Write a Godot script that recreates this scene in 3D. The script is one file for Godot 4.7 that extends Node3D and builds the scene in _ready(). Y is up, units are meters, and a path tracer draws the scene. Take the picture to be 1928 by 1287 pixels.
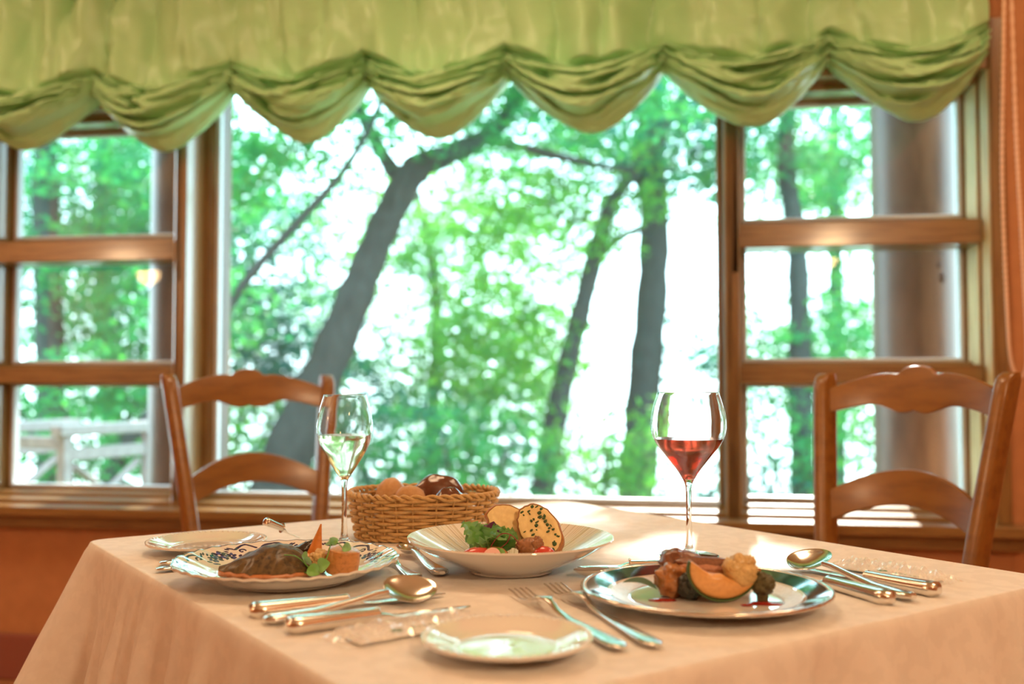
extends Node3D

# ---------------------------------------------------------------- mesh building
class MB:
	var v := PackedVector3Array()
	var uv := PackedVector2Array()
	var col := PackedColorArray()
	var idx := PackedInt32Array()
	var seam := []
	func vert(p: Vector3, t := Vector2.ZERO) -> int:
		v.append(p)
		uv.append(t)
		return v.size() - 1
	func tri(a: int, b: int, c: int) -> void:
		idx.append(a)
		idx.append(b)
		idx.append(c)
	func quad(a: int, b: int, c: int, d: int) -> void:
		tri(a, b, c)
		tri(a, c, d)
	func volume(from: int) -> float:
		var s := 0.0
		for k in range(from, idx.size(), 3):
			s += v[idx[k]].dot(v[idx[k + 1]].cross(v[idx[k + 2]]))
		return s
	func outward(from: int) -> void:
		# clockwise fronts: the plain signed volume must come out negative
		if volume(from) > 0.0:
			for k in range(from, idx.size(), 3):
				var t := idx[k + 1]
				idx[k + 1] = idx[k + 2]
				idx[k + 2] = t
	func mesh(flat := false) -> ArrayMesh:
		var a := []
		a.resize(Mesh.ARRAY_MAX)
		if flat:
			var fv := PackedVector3Array()
			var fu := PackedVector2Array()
			var fn := PackedVector3Array()
			for k in range(0, idx.size(), 3):
				var n := (v[idx[k + 2]] - v[idx[k]]).cross(v[idx[k + 1]] - v[idx[k]]).normalized()
				for j in 3:
					fv.append(v[idx[k + j]])
					fu.append(uv[idx[k + j]])
					fn.append(n)
			a[Mesh.ARRAY_VERTEX] = fv
			a[Mesh.ARRAY_TEX_UV] = fu
			a[Mesh.ARRAY_NORMAL] = fn
		else:
			var n := PackedVector3Array()
			n.resize(v.size())
			for k in range(0, idx.size(), 3):
				var c := (v[idx[k + 2]] - v[idx[k]]).cross(v[idx[k + 1]] - v[idx[k]])
				for j in 3:
					n[idx[k + j]] += c
			for s in seam:
				var t: Vector3 = n[s[0]] + n[s[1]]
				n[s[0]] = t
				n[s[1]] = t
			for k in n.size():
				n[k] = n[k].normalized() if n[k].length_squared() > 1e-24 else Vector3.UP
			a[Mesh.ARRAY_VERTEX] = v
			a[Mesh.ARRAY_TEX_UV] = uv
			a[Mesh.ARRAY_NORMAL] = n
			a[Mesh.ARRAY_INDEX] = idx
			if col.size() == v.size():
				a[Mesh.ARRAY_COLOR] = col
		var m := ArrayMesh.new()
		m.add_surface_from_arrays(Mesh.PRIMITIVE_TRIANGLES, a)
		return m

# a box with chamfered edges (44 triangles); meant for flat shading
func cbox(m: MB, lo: Vector3, hi: Vector3, c := 0.003, xf := Transform3D()) -> void:
	var f := m.idx.size()
	c = minf(c, 0.45 * minf(hi.x - lo.x, minf(hi.y - lo.y, hi.z - lo.z)))
	var ids := {}
	for i in 8:
		var s := Vector3(i & 1, (i >> 1) & 1, (i >> 2) & 1)
		for ax in 3:
			var p := Vector3()
			for k in 3:
				var e: float = hi[k] if s[k] > 0.5 else lo[k]
				p[k] = e if k == ax else e + (-c if s[k] > 0.5 else c)
			ids[i * 3 + ax] = m.vert(xf * p, Vector2(p.x + p.z, p.y + p.z))
	for ax in 3:
		var b := (ax + 1) % 3
		var d := (ax + 2) % 3
		for side in 2:
			var o := side << ax
			var q := [o, o | (1 << b), o | (1 << b) | (1 << d), o | (1 << d)]
			if side == 0:
				q.reverse()
			m.quad(ids[q[0] * 3 + ax], ids[q[3] * 3 + ax], ids[q[2] * 3 + ax], ids[q[1] * 3 + ax])
		# edges along axis ax
		for sb in 2:
			for sd in 2:
				var lo_i := (sb << b) | (sd << d)
				var hi_i := lo_i | (1 << ax)
				var e := [ids[lo_i * 3 + b], ids[hi_i * 3 + b], ids[hi_i * 3 + d], ids[lo_i * 3 + d]]
				if (sb + sd) % 2 == 0:
					e.reverse()
				m.quad(e[3], e[2], e[1], e[0])
	for i in 8:
		var flip := ((i & 1) + ((i >> 1) & 1) + ((i >> 2) & 1)) % 2 == 0
		if flip:
			m.tri(ids[i * 3], ids[i * 3 + 1], ids[i * 3 + 2])
		else:
			m.tri(ids[i * 3], ids[i * 3 + 2], ids[i * 3 + 1])
	m.outward(f)

# rows of points joined into a skin; each row is a closed loop when wrap is on
func loft(m: MB, rows: Array, wrap := true, caps := true, close := false, vs: Array = []) -> void:
	var f := m.idx.size()
	var n: int = rows[0].size()
	var cols := n + 1 if wrap else n
	var base := m.v.size()
	for i in rows.size():
		var vv: float = vs[i] if vs.size() else float(i) / maxf(1.0, rows.size() - 1)
		for j in cols:
			m.vert(rows[i][j % n], Vector2(float(j) / (cols - 1), vv))
		if wrap:
			m.seam.append([base + i * cols, base + i * cols + cols - 1])
	var last := rows.size() if close else rows.size() - 1
	for i in last:
		var i2 := (i + 1) % rows.size()
		for j in cols - 1:
			m.quad(base + i * cols + j, base + i * cols + j + 1, base + i2 * cols + j + 1, base + i2 * cols + j)
	if caps and wrap and not close:
		for e in 2:
			var row: PackedVector3Array = PackedVector3Array(rows[0] if e == 0 else rows[rows.size() - 1])
			var c := Vector3.ZERO
			for p in row:
				c += p
			var ci := m.vert(c / n, Vector2(0.5, 0.5))
			var s := m.v.size()
			for p in row:
				m.vert(p, Vector2(0.5, 0.5))
			for j in n:
				if e == 0:
					m.tri(ci, s + (j + 1) % n, s + j)
				else:
					m.tri(ci, s + j, s + (j + 1) % n)
	if wrap:
		m.outward(f)

func ring(c: Vector3, ax: Vector3, bx: Vector3, n: int, power := 1.0) -> PackedVector3Array:
	var r := PackedVector3Array()
	for k in n:
		var t := TAU * k / n
		var x := cos(t)
		var y := sin(t)
		if power != 1.0:
			x = signf(x) * pow(absf(x), power)
			y = signf(y) * pow(absf(y), power)
		r.append(c + ax * x + bx * y)
	return r

# a tube along points
func tube(m: MB, pts: Array, radii, n := 8, closed := false, caps := true) -> void:
	var rows := []
	var up := Vector3.UP
	var prev := Vector3.ZERO
	for i in pts.size():
		var a: Vector3 = pts[(i - 1 + pts.size()) % pts.size()] if closed or i > 0 else pts[0]
		var b: Vector3 = pts[(i + 1) % pts.size()] if closed or i < pts.size() - 1 else pts[i]
		var d := (b - a).normalized()
		if i == 0:
			prev = d.cross(Vector3.UP if absf(d.y) < 0.9 else Vector3.RIGHT).normalized()
		prev = (prev - d * d.dot(prev)).normalized()
		var q := d.cross(prev)
		var r: float = radii if radii is float else radii[i]
		rows.append(ring(pts[i], prev * r, q * r, n))
	loft(m, rows, true, caps and not closed, closed)

# turned shape: profile of (radius, height); shape(angle, r, y, i) may bend it
func lathe(m: MB, prof: Array, n := 64, bend = null, rmax := 0.0) -> void:
	var rows := []
	var vs := []
	for i in prof.size():
		var row := PackedVector3Array()
		var pr: Vector2 = prof[i]
		for k in n:
			var t := TAU * k / n
			if bend == null:
				row.append(Vector3(pr.x * cos(t), pr.y, pr.x * sin(t)))
			else:
				row.append(bend.call(t, pr.x, pr.y, i))
		rows.append(row)
		vs.append(pr.x / rmax if rmax > 0.0 else float(i) / (prof.size() - 1))
	loft(m, rows, true, false, false, vs)

# Catmull-Rom through 2D profile points
func smooth2(p: Array, sub := 4) -> Array:
	var o := []
	for i in p.size() - 1:
		var a: Vector2 = p[maxi(i - 1, 0)]
		var b: Vector2 = p[i]
		var c: Vector2 = p[i + 1]
		var d: Vector2 = p[mini(i + 2, p.size() - 1)]
		for k in sub:
			var q := b.cubic_interpolate(c, a, d, float(k) / sub)
			q.x = maxf(q.x, 0.00005)
			o.append(q)
	o.append(p[p.size() - 1])
	return o

func smooth3(p: Array, sub := 5) -> Array:
	var o := []
	for i in p.size() - 1:
		var a: Vector3 = p[maxi(i - 1, 0)]
		var b: Vector3 = p[i]
		var c: Vector3 = p[i + 1]
		var d: Vector3 = p[mini(i + 2, p.size() - 1)]
		for k in sub:
			o.append(b.cubic_interpolate(c, a, d, float(k) / sub))
	o.append(p[p.size() - 1])
	return o

# lumpy ellipsoid
func blob(m: MB, c: Vector3, s: Vector3, amp: float, freq: float, sd: int, nu := 28, nv := 18, power := 1.0, basis := Basis()) -> void:
	var no := noise(sd, freq)
	var rows := []
	for i in nv + 1:
		var lat := PI * i / nv - PI / 2
		var row := PackedVector3Array()
		for j in nu:
			var t := TAU * j / nu
			var d := Vector3(cos(lat) * cos(t), sin(lat), cos(lat) * sin(t))
			var q := Vector3(signf(d.x) * pow(absf(d.x), power), signf(d.y) * pow(absf(d.y), power), signf(d.z) * pow(absf(d.z), power))
			var r := 1.0 + amp * no.get_noise_3dv(d)
			row.append(c + basis * (q * s * r))
		rows.append(row)
	loft(m, rows, true, false)

func noise(sd: int, freq: float, oct := 3) -> FastNoiseLite:
	var n := FastNoiseLite.new()
	n.seed = sd
	n.frequency = freq
	n.noise_type = FastNoiseLite.TYPE_SIMPLEX_SMOOTH
	n.fractal_octaves = oct
	return n

# ---------------------------------------------------------------- nodes
var taken := {}
func numbered(called: String) -> String:
	taken[called] = taken.get(called, -1) + 1
	return called if taken[called] == 0 else "%s_%03d" % [called, taken[called]]

func tag(o: Node, label: String, category := "", group := "", kind := "") -> void:
	o.set_meta("label", label)
	if category:
		o.set_meta("category", category)
	if group:
		o.set_meta("group", group)
	if kind:
		o.set_meta("kind", kind)

func thing(called: String, label: String, category: String, xf := Transform3D(), group := "", kind := "") -> Node3D:
	var o := Node3D.new()
	o.name = numbered(called)
	o.transform = xf
	tag(o, label, category, group, kind)
	add_child(o, true)
	return o

func part(p: Node, called: String, m, mt: Material, flat := false, xf := Transform3D()) -> MeshInstance3D:
	var o := MeshInstance3D.new()
	o.name = called
	o.mesh = m.mesh(flat) if m is MB else m
	o.material_override = mt
	o.transform = xf
	p.add_child(o, true)
	return o

func single(called: String, label: String, category: String, m, mt: Material, xf := Transform3D(), group := "", flat := false, kind := "") -> MeshInstance3D:
	var o := part(self, numbered(called), m, mt, flat, xf)
	tag(o, label, category, group, kind)
	return o

func at(p: Vector3, yaw := 0.0, pitch := 0.0, roll := 0.0) -> Transform3D:
	return Transform3D(Basis.from_euler(Vector3(deg_to_rad(pitch), deg_to_rad(yaw), deg_to_rad(roll))), p)

# ---------------------------------------------------------------- materials
func lin(r: float, g: float, b: float, a := 1.0) -> Color:
	var c := Color(r, g, b).linear_to_srgb()
	c.a = a
	return c

func mat(called: String, c: Color, rough := 0.6, o := {}) -> StandardMaterial3D:
	var m := StandardMaterial3D.new()
	m.resource_name = called
	m.albedo_color = c
	m.roughness = rough
	for k in o:
		m.set(k, o[k])
	return m

func noise_tex(sd: int, freq: float, ramp: Array = [], size := 512, oct := 4, normal := false, warp := 0.0) -> NoiseTexture2D:
	var t := NoiseTexture2D.new()
	t.width = size
	t.height = size
	t.seamless = true
	t.noise = noise(sd, freq, oct)
	if warp > 0.0:
		t.noise.domain_warp_enabled = true
		t.noise.domain_warp_amplitude = warp
		t.noise.domain_warp_frequency = freq * 0.7
	t.as_normal_map = normal
	if ramp.size():
		var g := Gradient.new()
		g.offsets = PackedFloat32Array(ramp.map(func(r): return r[0]))
		g.colors = PackedColorArray(ramp.map(func(r): return r[1]))
		t.color_ramp = g
	return t

func grained(m: StandardMaterial3D, t: Texture2D, scale: Vector3, world := false) -> StandardMaterial3D:
	m.albedo_texture = t
	m.uv1_triplanar = true
	m.uv1_world_triplanar = world
	m.uv1_scale = scale
	return m

func relief(m: StandardMaterial3D, t: Texture2D, cm: float) -> StandardMaterial3D:
	m.heightmap_enabled = true
	m.heightmap_texture = t
	m.heightmap_scale = cm
	return m

# ---------------------------------------------------------------- shared frame
const TABLE := 0.72
var W := Transform3D()          # the window wall: x along it, y up, z into the room
var wood_frame: StandardMaterial3D
var wood_frame_h: StandardMaterial3D
var pale_wood: StandardMaterial3D
var wood_chair: StandardMaterial3D
var porcelain: StandardMaterial3D
var silver: StandardMaterial3D
var glass: StandardMaterial3D
var pane_glass: StandardMaterial3D
var bark: StandardMaterial3D
var sun_to := Vector3.UP

func _ready() -> void:
	# camera
	var cam := Camera3D.new()
	cam.name = "camera"
	cam.projection = Camera3D.PROJECTION_FRUSTUM
	cam.near = 0.05
	cam.far = 400.0
	cam.size = 2.0 * 0.05 * 643.5 / 1880.0
	cam.position = Vector3(0, 0.955, 0)
	cam.rotation_degrees = Vector3(2.25, 0, 0)
	var lens := CameraAttributesPhysical.new()
	lens.frustum_focal_length = 35.0
	lens.exposure_aperture = 2.8
	lens.frustum_focus_distance = 1.3
	lens.auto_exposure_enabled = false
	cam.attributes = lens
	add_child(cam)
	cam.projection = Camera3D.PROJECTION_FRUSTUM
	cam.size = 2.0 * 0.05 * 643.5 / 1880.0
	cam.near = 0.05
	cam.far = 400.0
	# sky
	var we := WorldEnvironment.new()
	we.name = "environment"
	var e := Environment.new()
	e.background_mode = Environment.BG_SKY
	var sm := ProceduralSkyMaterial.new()
	sm.sky_top_color = lin(0.50, 0.85, 1.0)
	sm.sky_horizon_color = lin(0.70, 0.96, 1.0)
	sm.ground_horizon_color = lin(0.70, 0.96, 1.0)
	sm.ground_bottom_color = lin(0.30, 0.42, 0.36)
	sm.ground_curve = 0.15
	e.sky = Sky.new()
	e.sky.sky_material = sm
	e.background_energy_multiplier = 7.5
	e.tonemap_mode = Environment.TONE_MAPPER_LINEAR
	e.tonemap_exposure = 1.18
	e.volumetric_fog_enabled = true
	e.volumetric_fog_density = 0.0
	e.sdfgi_enabled = true
	e.ssao_enabled = true
	e.ssil_enabled = true
	we.environment = e
	add_child(we)
	# sun
	var az := deg_to_rad(13.0)
	var el := deg_to_rad(30.0)
	sun_to = Vector3(sin(az) * cos(el), sin(el), -cos(az) * cos(el))
	var sun := DirectionalLight3D.new()
	sun.name = "sun"
	sun.light_color = lin(1.0, 0.93, 0.80)
	sun.light_energy = 7.5
	sun.light_angular_distance = 0.6
	sun.shadow_enabled = true
	sun.sky_mode = DirectionalLight3D.SKY_MODE_LIGHT_ONLY
	add_child(sun)
	sun.look_at_from_position(sun_to * 10.0, Vector3.ZERO)

	W = Transform3D(Basis.from_euler(Vector3(0, deg_to_rad(-9.0), 0)), Vector3(0, 0, -3.0))
	materials()
	room()
	lamps()
	windows()
	outside()
	curtain()
	table_and_chairs()
	tableware()
	food()

func materials() -> void:
	var grain := noise_tex(11, 0.012, [[0.0, lin(0.62, 0.56, 0.50)], [0.45, lin(0.86, 0.83, 0.80)], [0.6, lin(0.95, 0.95, 0.95)], [1.0, lin(1, 1, 1)]], 512, 5)
	wood_frame = grained(mat("window wood", lin(0.27, 0.150, 0.048), 0.3, {"clearcoat_enabled": true, "clearcoat": 0.8, "clearcoat_roughness": 0.10}), grain, Vector3(7, 0.7, 7))
	wood_frame_h = grained(mat("window wood lengthwise", lin(0.27, 0.150, 0.048), 0.3, {"clearcoat_enabled": true, "clearcoat": 0.8, "clearcoat_roughness": 0.10}), grain, Vector3(0.7, 7, 7))
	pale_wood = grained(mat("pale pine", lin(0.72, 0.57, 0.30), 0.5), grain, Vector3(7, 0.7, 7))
	wood_chair = grained(mat("chair wood", lin(0.28, 0.115, 0.018), 0.36, {"clearcoat_enabled": true, "clearcoat": 0.5, "clearcoat_roughness": 0.22}), grain, Vector3(1.2, 5, 5))
	porcelain = mat("white porcelain", lin(0.82, 0.80, 0.76), 0.04, {"clearcoat_enabled": true, "clearcoat": 1.0, "clearcoat_roughness": 0.015})
	silver = mat("polished silver", lin(0.80, 0.77, 0.72), 0.16, {"metallic": 1.0})
	glass = mat("drinking glass", Color(1, 1, 1, 0.0), 0.0, {"refraction_enabled": true, "refraction_scale": 0.05, "transparency": BaseMaterial3D.TRANSPARENCY_ALPHA})
	pane_glass = mat("window glass", Color(1, 1, 1, 0.03), 0.0, {"transparency": BaseMaterial3D.TRANSPARENCY_ALPHA})
	bark = grained(mat("bark", lin(0.070, 0.072, 0.066), 0.95, {"metallic_specular": 0.1}), noise_tex(21, 0.02, [[0.0, lin(0.5, 0.5, 0.5)], [1.0, lin(1, 1, 1)]], 256), Vector3(3, 0.8, 3))

# ---------------------------------------------------------------- room
func room() -> void:
	var plaster := grained(mat("terracotta plaster", lin(0.52, 0.235, 0.10), 0.8), noise_tex(31, 0.02, [[0.0, lin(0.86, 0.84, 0.82)], [1.0, lin(1, 1, 1)]], 512), Vector3(1.3, 1.3, 1.3))
	var m := MB.new()
	cbox(m, Vector3(-4.1, -0.1, -0.26), Vector3(-1.85, 2.7, 0), 0.002)
	cbox(m, Vector3(1.40, -0.1, -0.26), Vector3(2.9, 2.7, 0), 0.002)
	cbox(m, Vector3(-1.85, -0.1, -0.26), Vector3(1.40, 0.52, 0), 0.002)
	cbox(m, Vector3(-1.85, 1.98, -0.26), Vector3(1.40, 2.7, 0), 0.002)
	single("wall_back", "terracotta orange wall below and around the windows", "wall", m, plaster, W, "", true, "structure")
	m = MB.new()
	cbox(m, Vector3(-4.3, -0.1, -0.26), Vector3(-4.1, 2.7, 6.4), 0.002)
	single("wall_left", "terracotta orange side wall of the dining room", "wall", m, plaster, W, "", true, "structure")
	m = MB.new()
	cbox(m, Vector3(2.9, -0.1, -0.26), Vector3(3.1, 2.7, 6.4), 0.002)
	single("wall_right", "terracotta orange side wall beside the looped cord", "wall", m, plaster, W, "", true, "structure")
	m = MB.new()
	cbox(m, Vector3(-4.3, -0.1, 6.4), Vector3(3.1, 2.7, 6.6), 0.002)
	single("wall_front", "terracotta orange wall facing the windows", "wall", m, plaster, W, "", true, "structure")
	m = MB.new()
	cbox(m, Vector3(-4.3, 2.6, -0.26), Vector3(3.1, 2.8, 6.6), 0.002)
	single("ceiling", "cream ceiling of the dining room", "ceiling", m, mat("cream ceiling", lin(0.78, 0.66, 0.50), 0.9), W, "", true, "structure")
	m = MB.new()
	cbox(m, Vector3(-4.3, -0.2, -0.26), Vector3(3.1, 0.0, 6.6), 0.002)
	single("floor", "orange brown wooden floor under the table", "floor", m, grained(mat("floor wood", lin(0.50, 0.23, 0.10), 0.4), noise_tex(32, 0.015, [[0.0, lin(0.7, 0.66, 0.6)], [1.0, lin(1, 1, 1)]], 256), Vector3(1, 1, 8)), W, "", true, "structure")
	m = MB.new()
	cbox(m, Vector3(-4.1, 0.0, 0.0), Vector3(2.9, 0.145, 0.022), 0.006)
	single("baseboard_back", "dark reddish brown baseboard along the window wall", "baseboard", m, mat("baseboard paint", lin(0.27, 0.085, 0.06), 0.5), W, "", true, "structure")

func globe_lamp(uvw: Vector3, watts: float, label: String) -> void:
	var o := thing("globe_lamp", label, "lamp", W * Transform3D(Basis(), uvw), "globe pendant lamps")
	var g := MB.new()
	blob(g, Vector3.ZERO, Vector3.ONE * 0.08, 0.0, 1.0, 1, 24, 16)
	part(o, "glass_globe", g, mat("lamp glow", lin(1, 0.72, 0.36), 0.4, {"emission_enabled": true, "emission": lin(1.0, 0.58, 0.22), "emission_energy_multiplier": 36.0}))
	var c := MB.new()
	tube(c, [Vector3(0, 0.078, 0), Vector3(0, 2.6 - uvw.y, 0)], 0.006, 8)
	part(o, "suspension_rod", c, mat("brass rod", lin(0.5, 0.35, 0.15), 0.3, {"metallic": 1.0}))
	var l := OmniLight3D.new()
	l.name = "bulb_light"
	l.light_color = lin(1.0, 0.72, 0.45)
	l.light_energy = watts
	l.light_size = 0.08
	l.omni_range = 14.0
	l.omni_attenuation = 2.0
	l.shadow_enabled = true
	o.add_child(l, true)

func lamps() -> void:
	globe_lamp(Vector3(-3.50, 1.78, 3.767), 1.25, "glowing warm globe lamp hanging by the side wall")
	globe_lamp(Vector3(1.49, 1.78, 3.468), 1.05, "glowing warm globe lamp hanging behind the table")
	# three unseen ceiling lights, added to brighten the curtain and table
	for k in 3:
		var u: float = [-1.9, -0.1, 1.7][k]
		var z := 1.15
		var o := thing("added_ceiling_light", ["added unseen square warm light over the garden side casement", "added unseen square warm light over the dining table", "added unseen square warm light over the looped cord"][k], "lamp", W * Transform3D(Basis(), Vector3(u, 2.6, z)), "added ceiling lights")
		var f := MB.new()
		cbox(f, Vector3(-0.3, -0.07, -0.3), Vector3(0.3, 0.0, 0.3), 0.02)
		part(o, "added_lamp_shade", f, mat("added shade glow", lin(0.9, 0.75, 0.55), 0.8, {"emission_enabled": true, "emission": lin(1.0, 0.60, 0.30), "emission_energy_multiplier": 3.0}), true)
		var a := AreaLight3D.new()
		a.name = "added_panel_light"
		a.area_size = Vector2(0.56, 0.56)
		a.light_color = lin(1.0, 0.72, 0.45)
		a.light_energy = 0.75
		a.area_range = 14.0
		a.shadow_enabled = true
		a.position = Vector3(0, -0.075, 0)
		a.rotation_degrees = Vector3(-90, 0, 0)
		o.add_child(a, true)

# ---------------------------------------------------------------- windows
func bar(p: Node, called: String, lo: Vector3, hi: Vector3, mt: Material, c := 0.004) -> MeshInstance3D:
	var m := MB.new()
	cbox(m, lo, hi, c)
	return part(p, called, m, mt, true)

func bank(p: Node, u0: float, u1: float, panes: Array, rails: Array, bead: Material) -> void:
	# jamb linings in two steps, then rails, sashes, panes
	var step := 0.010
	for s in 2:
		var a := u0 if s == 0 else u1
		var d := 1.0 if s == 0 else -1.0
		var lo := minf(a, a - d * 0.04)
		bar(p, "jamb", Vector3(lo, 0.56, -0.07), Vector3(lo + 0.04, 1.98, 0.012), wood_frame)
		lo = minf(a - d * 0.038, a + d * step)
		bar(p, "inner_jamb", Vector3(lo, 0.56, -0.20), Vector3(lo + 0.048, 1.98, -0.0705), wood_frame)
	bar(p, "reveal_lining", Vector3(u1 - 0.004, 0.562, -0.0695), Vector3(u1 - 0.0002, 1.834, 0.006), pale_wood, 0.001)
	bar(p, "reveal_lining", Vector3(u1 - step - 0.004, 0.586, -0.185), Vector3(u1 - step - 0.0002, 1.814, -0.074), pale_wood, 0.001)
	bar(p, "head_rail", Vector3(u0 + 0.0005, 1.835, -0.07), Vector3(u1 - 0.0005, 1.98, 0.008), wood_frame_h)
	bar(p, "inner_head", Vector3(u0 + step + 0.0005, 1.815, -0.20), Vector3(u1 - step - 0.0005, 1.98, -0.0705), wood_frame_h)
	for r in rails:
		bar(p, "rail", Vector3(u0 + 0.0005, r[0], -0.13), Vector3(u1 - 0.0045, r[1], -0.055), wood_frame_h)
		bar(p, "rail_moulding", Vector3(u0 + step + 0.001, r[0] - 0.002, -0.185), Vector3(u1 - step - 0.0045, r[1] + 0.010, -0.1305), wood_frame_h)
	for k in panes.size():
		var b: float = panes[k][0]
		var t: float = panes[k][1]
		var a0 := u0 + step + 0.001
		var a1 := u1 - step - 0.001
		var sw := 0.012
		var sash := Node3D.new()
		sash.name = "sash"
		p.add_child(sash, true)
		bar(sash, "stile", Vector3(a0, b - 0.03, -0.225), Vector3(a0 + sw, t + 0.03, -0.1855), wood_frame)
		bar(sash, "stile", Vector3(a1 - sw, b - 0.03, -0.225), Vector3(a1, t + 0.03, -0.1855), wood_frame)
		bar(sash, "sash_rail", Vector3(a0 + sw, b - 0.03, -0.225), Vector3(a1 - sw, b, -0.1855), wood_frame_h)
		bar(sash, "sash_rail", Vector3(a0 + sw, t, -0.225), Vector3(a1 - sw, t + 0.03, -0.1855), wood_frame_h)
		var i0 := a0 + sw
		var i1 := a1 - sw
		var z0 := -0.222
		var z1 := -0.188
		bar(sash, "glazing_bead", Vector3(i0, b, z0), Vector3(i0 + 0.011, t, z1), bead, 0.002)
		bar(sash, "glazing_bead", Vector3(i1 - 0.011, b, z0), Vector3(i1, t, z1), bead, 0.002)
		bar(sash, "glazing_bead", Vector3(i0 + 0.011, b, z0), Vector3(i1 - 0.011, b + 0.011, z1), bead, 0.002)
		bar(sash, "glazing_bead", Vector3(i0 + 0.011, t - 0.009, z0), Vector3(i1 - 0.011, t, z1), bead, 0.002)
		var g := MB.new()
		var q := [g.vert(Vector3(i0 + 0.006, b + 0.006, -0.205)), g.vert(Vector3(i0 + 0.006, t - 0.006, -0.205)), g.vert(Vector3(i1 - 0.006, t - 0.006, -0.205)), g.vert(Vector3(i1 - 0.006, b + 0.006, -0.205))]
		g.quad(q[0], q[1], q[2], q[3])
		part(sash, "pane", g, pane_glass, true)

func windows() -> void:
	var bead := mat("pale glazing bead", lin(0.62, 0.66, 0.70), 0.35)
	var rows := [[0.592, 0.946], [1.014, 1.370], [1.446, 1.810]]
	var rails := [[0.948, 1.003], [1.350, 1.422]]
	var w1 := thing("window_1", "three stacked wooden casement panes over the garden chair", "window", W, "", "structure")
	bank(w1, -1.81, -1.0855, rows, rails, bead)
	var w3 := thing("window_3", "three stacked wooden casement panes before the broad pillar", "window", W, "", "structure")
	bank(w3, 0.67, 1.36, rows, rails, bead)
	var w2 := thing("window_2", "wide fixed picture window onto the sunlit forest", "window", W, "", "structure")
	bar(w2, "post", Vector3(-1.085 + 0.0005, 0.575, -0.2), Vector3(-1.058, 1.98, 0.012), wood_frame)
	bar(w2, "stile", Vector3(-1.0575, 0.56, -0.16), Vector3(-1.013, 1.98, -0.117), wood_frame)
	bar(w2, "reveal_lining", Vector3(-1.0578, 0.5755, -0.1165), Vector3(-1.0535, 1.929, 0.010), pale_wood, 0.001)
	bar(w2, "post", Vector3(0.628, 0.56, -0.2), Vector3(0.6695, 1.98, 0.012), wood_frame)
	bar(w2, "stile", Vector3(0.612, 0.56, -0.16), Vector3(0.6275, 1.98, -0.117), wood_frame)
	bar(w2, "head_rail", Vector3(-1.0575, 1.93, -0.2), Vector3(0.6275, 1.98, 0.012), wood_frame_h)
	bar(w2, "bottom_rail", Vector3(-1.0575, 0.56, -0.17), Vector3(0.6275, 0.586, -0.117), wood_frame_h)
	bar(w2, "glazing_bead", Vector3(-1.0125, 0.5865, -0.15), Vector3(-0.998, 1.93, -0.125), bead, 0.002)
	bar(w2, "glazing_bead", Vector3(-0.998, 0.5865, -0.15), Vector3(0.611, 0.596, -0.125), bead, 0.002)
	var g := MB.new()
	var q := [g.vert(Vector3(-1.005, 0.590, -0.14)), g.vert(Vector3(-1.005, 1.935, -0.14)), g.vert(Vector3(0.62, 1.935, -0.14)), g.vert(Vector3(0.62, 0.590, -0.14))]
	g.quad(q[0], q[1], q[2], q[3])
	part(w2, "pane", g, pane_glass, true)
	# stepped sill
	var s := thing("trim_1", "stepped glossy wooden window sill running under the windows", "trim", W, "", "structure")
	bar(s, "sill_board", Vector3(-1.85, 0.53, -0.24), Vector3(1.40, 0.585, -0.10), wood_frame_h)
	bar(s, "sill_board", Vector3(-1.85, 0.53, -0.0995), Vector3(1.40, 0.574, -0.0005), wood_frame_h)
	bar(s, "sill_board", Vector3(-1.90, 0.532, 0.0005), Vector3(1.45, 0.562, 0.095), wood_frame_h)
	bar(s, "sill_apron", Vector3(-1.86, 0.49, 0.001), Vector3(1.42, 0.5315, 0.05), wood_frame_h)
	var c2 := thing("trim_2", "vertical casing board at the far window edge", "trim", W, "", "structure")
	bar(c2, "casing_board", Vector3(-1.93, 0.563, 0.013), Vector3(-1.851, 2.28, 0.03), wood_frame)

# ---------------------------------------------------------------- outside
var leaf_mesh: ArrayMesh
var leaf_mat: StandardMaterial3D
var holes := []

func ground_y(z: float) -> float:
	var d := -z
	return -0.12 - maxf(0.0, d - 6.2) * 0.2

func make_leaf() -> void:
	var m := MB.new()
	var a := m.vert(Vector3(0, 0, 0))
	var b := m.vert(Vector3(0.42, 0.10, 0.30))
	var c := m.vert(Vector3(1, -0.08, 0))
	var d := m.vert(Vector3(0.42, 0.10, -0.30))
	var mid := m.vert(Vector3(0.45, 0, 0))
	m.tri(a, b, mid)
	m.tri(b, c, mid)
	m.tri(c, d, mid)
	m.tri(d, a, mid)
	leaf_mesh = m.mesh(true)
	leaf_mat = mat("leaf", Color.WHITE, 0.55, {"metallic_specular": 0.2, "vertex_color_use_as_albedo": true, "backlight_enabled": true, "backlight": Color(1, 1, 1)})

func in_hole(p: Vector3) -> bool:
	for h in holes:
		var r: Vector3 = p - h[0]
		var t := r.dot(sun_to)
		if (r - sun_to * t).length() < h[1]:
			return true
	return false

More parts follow.
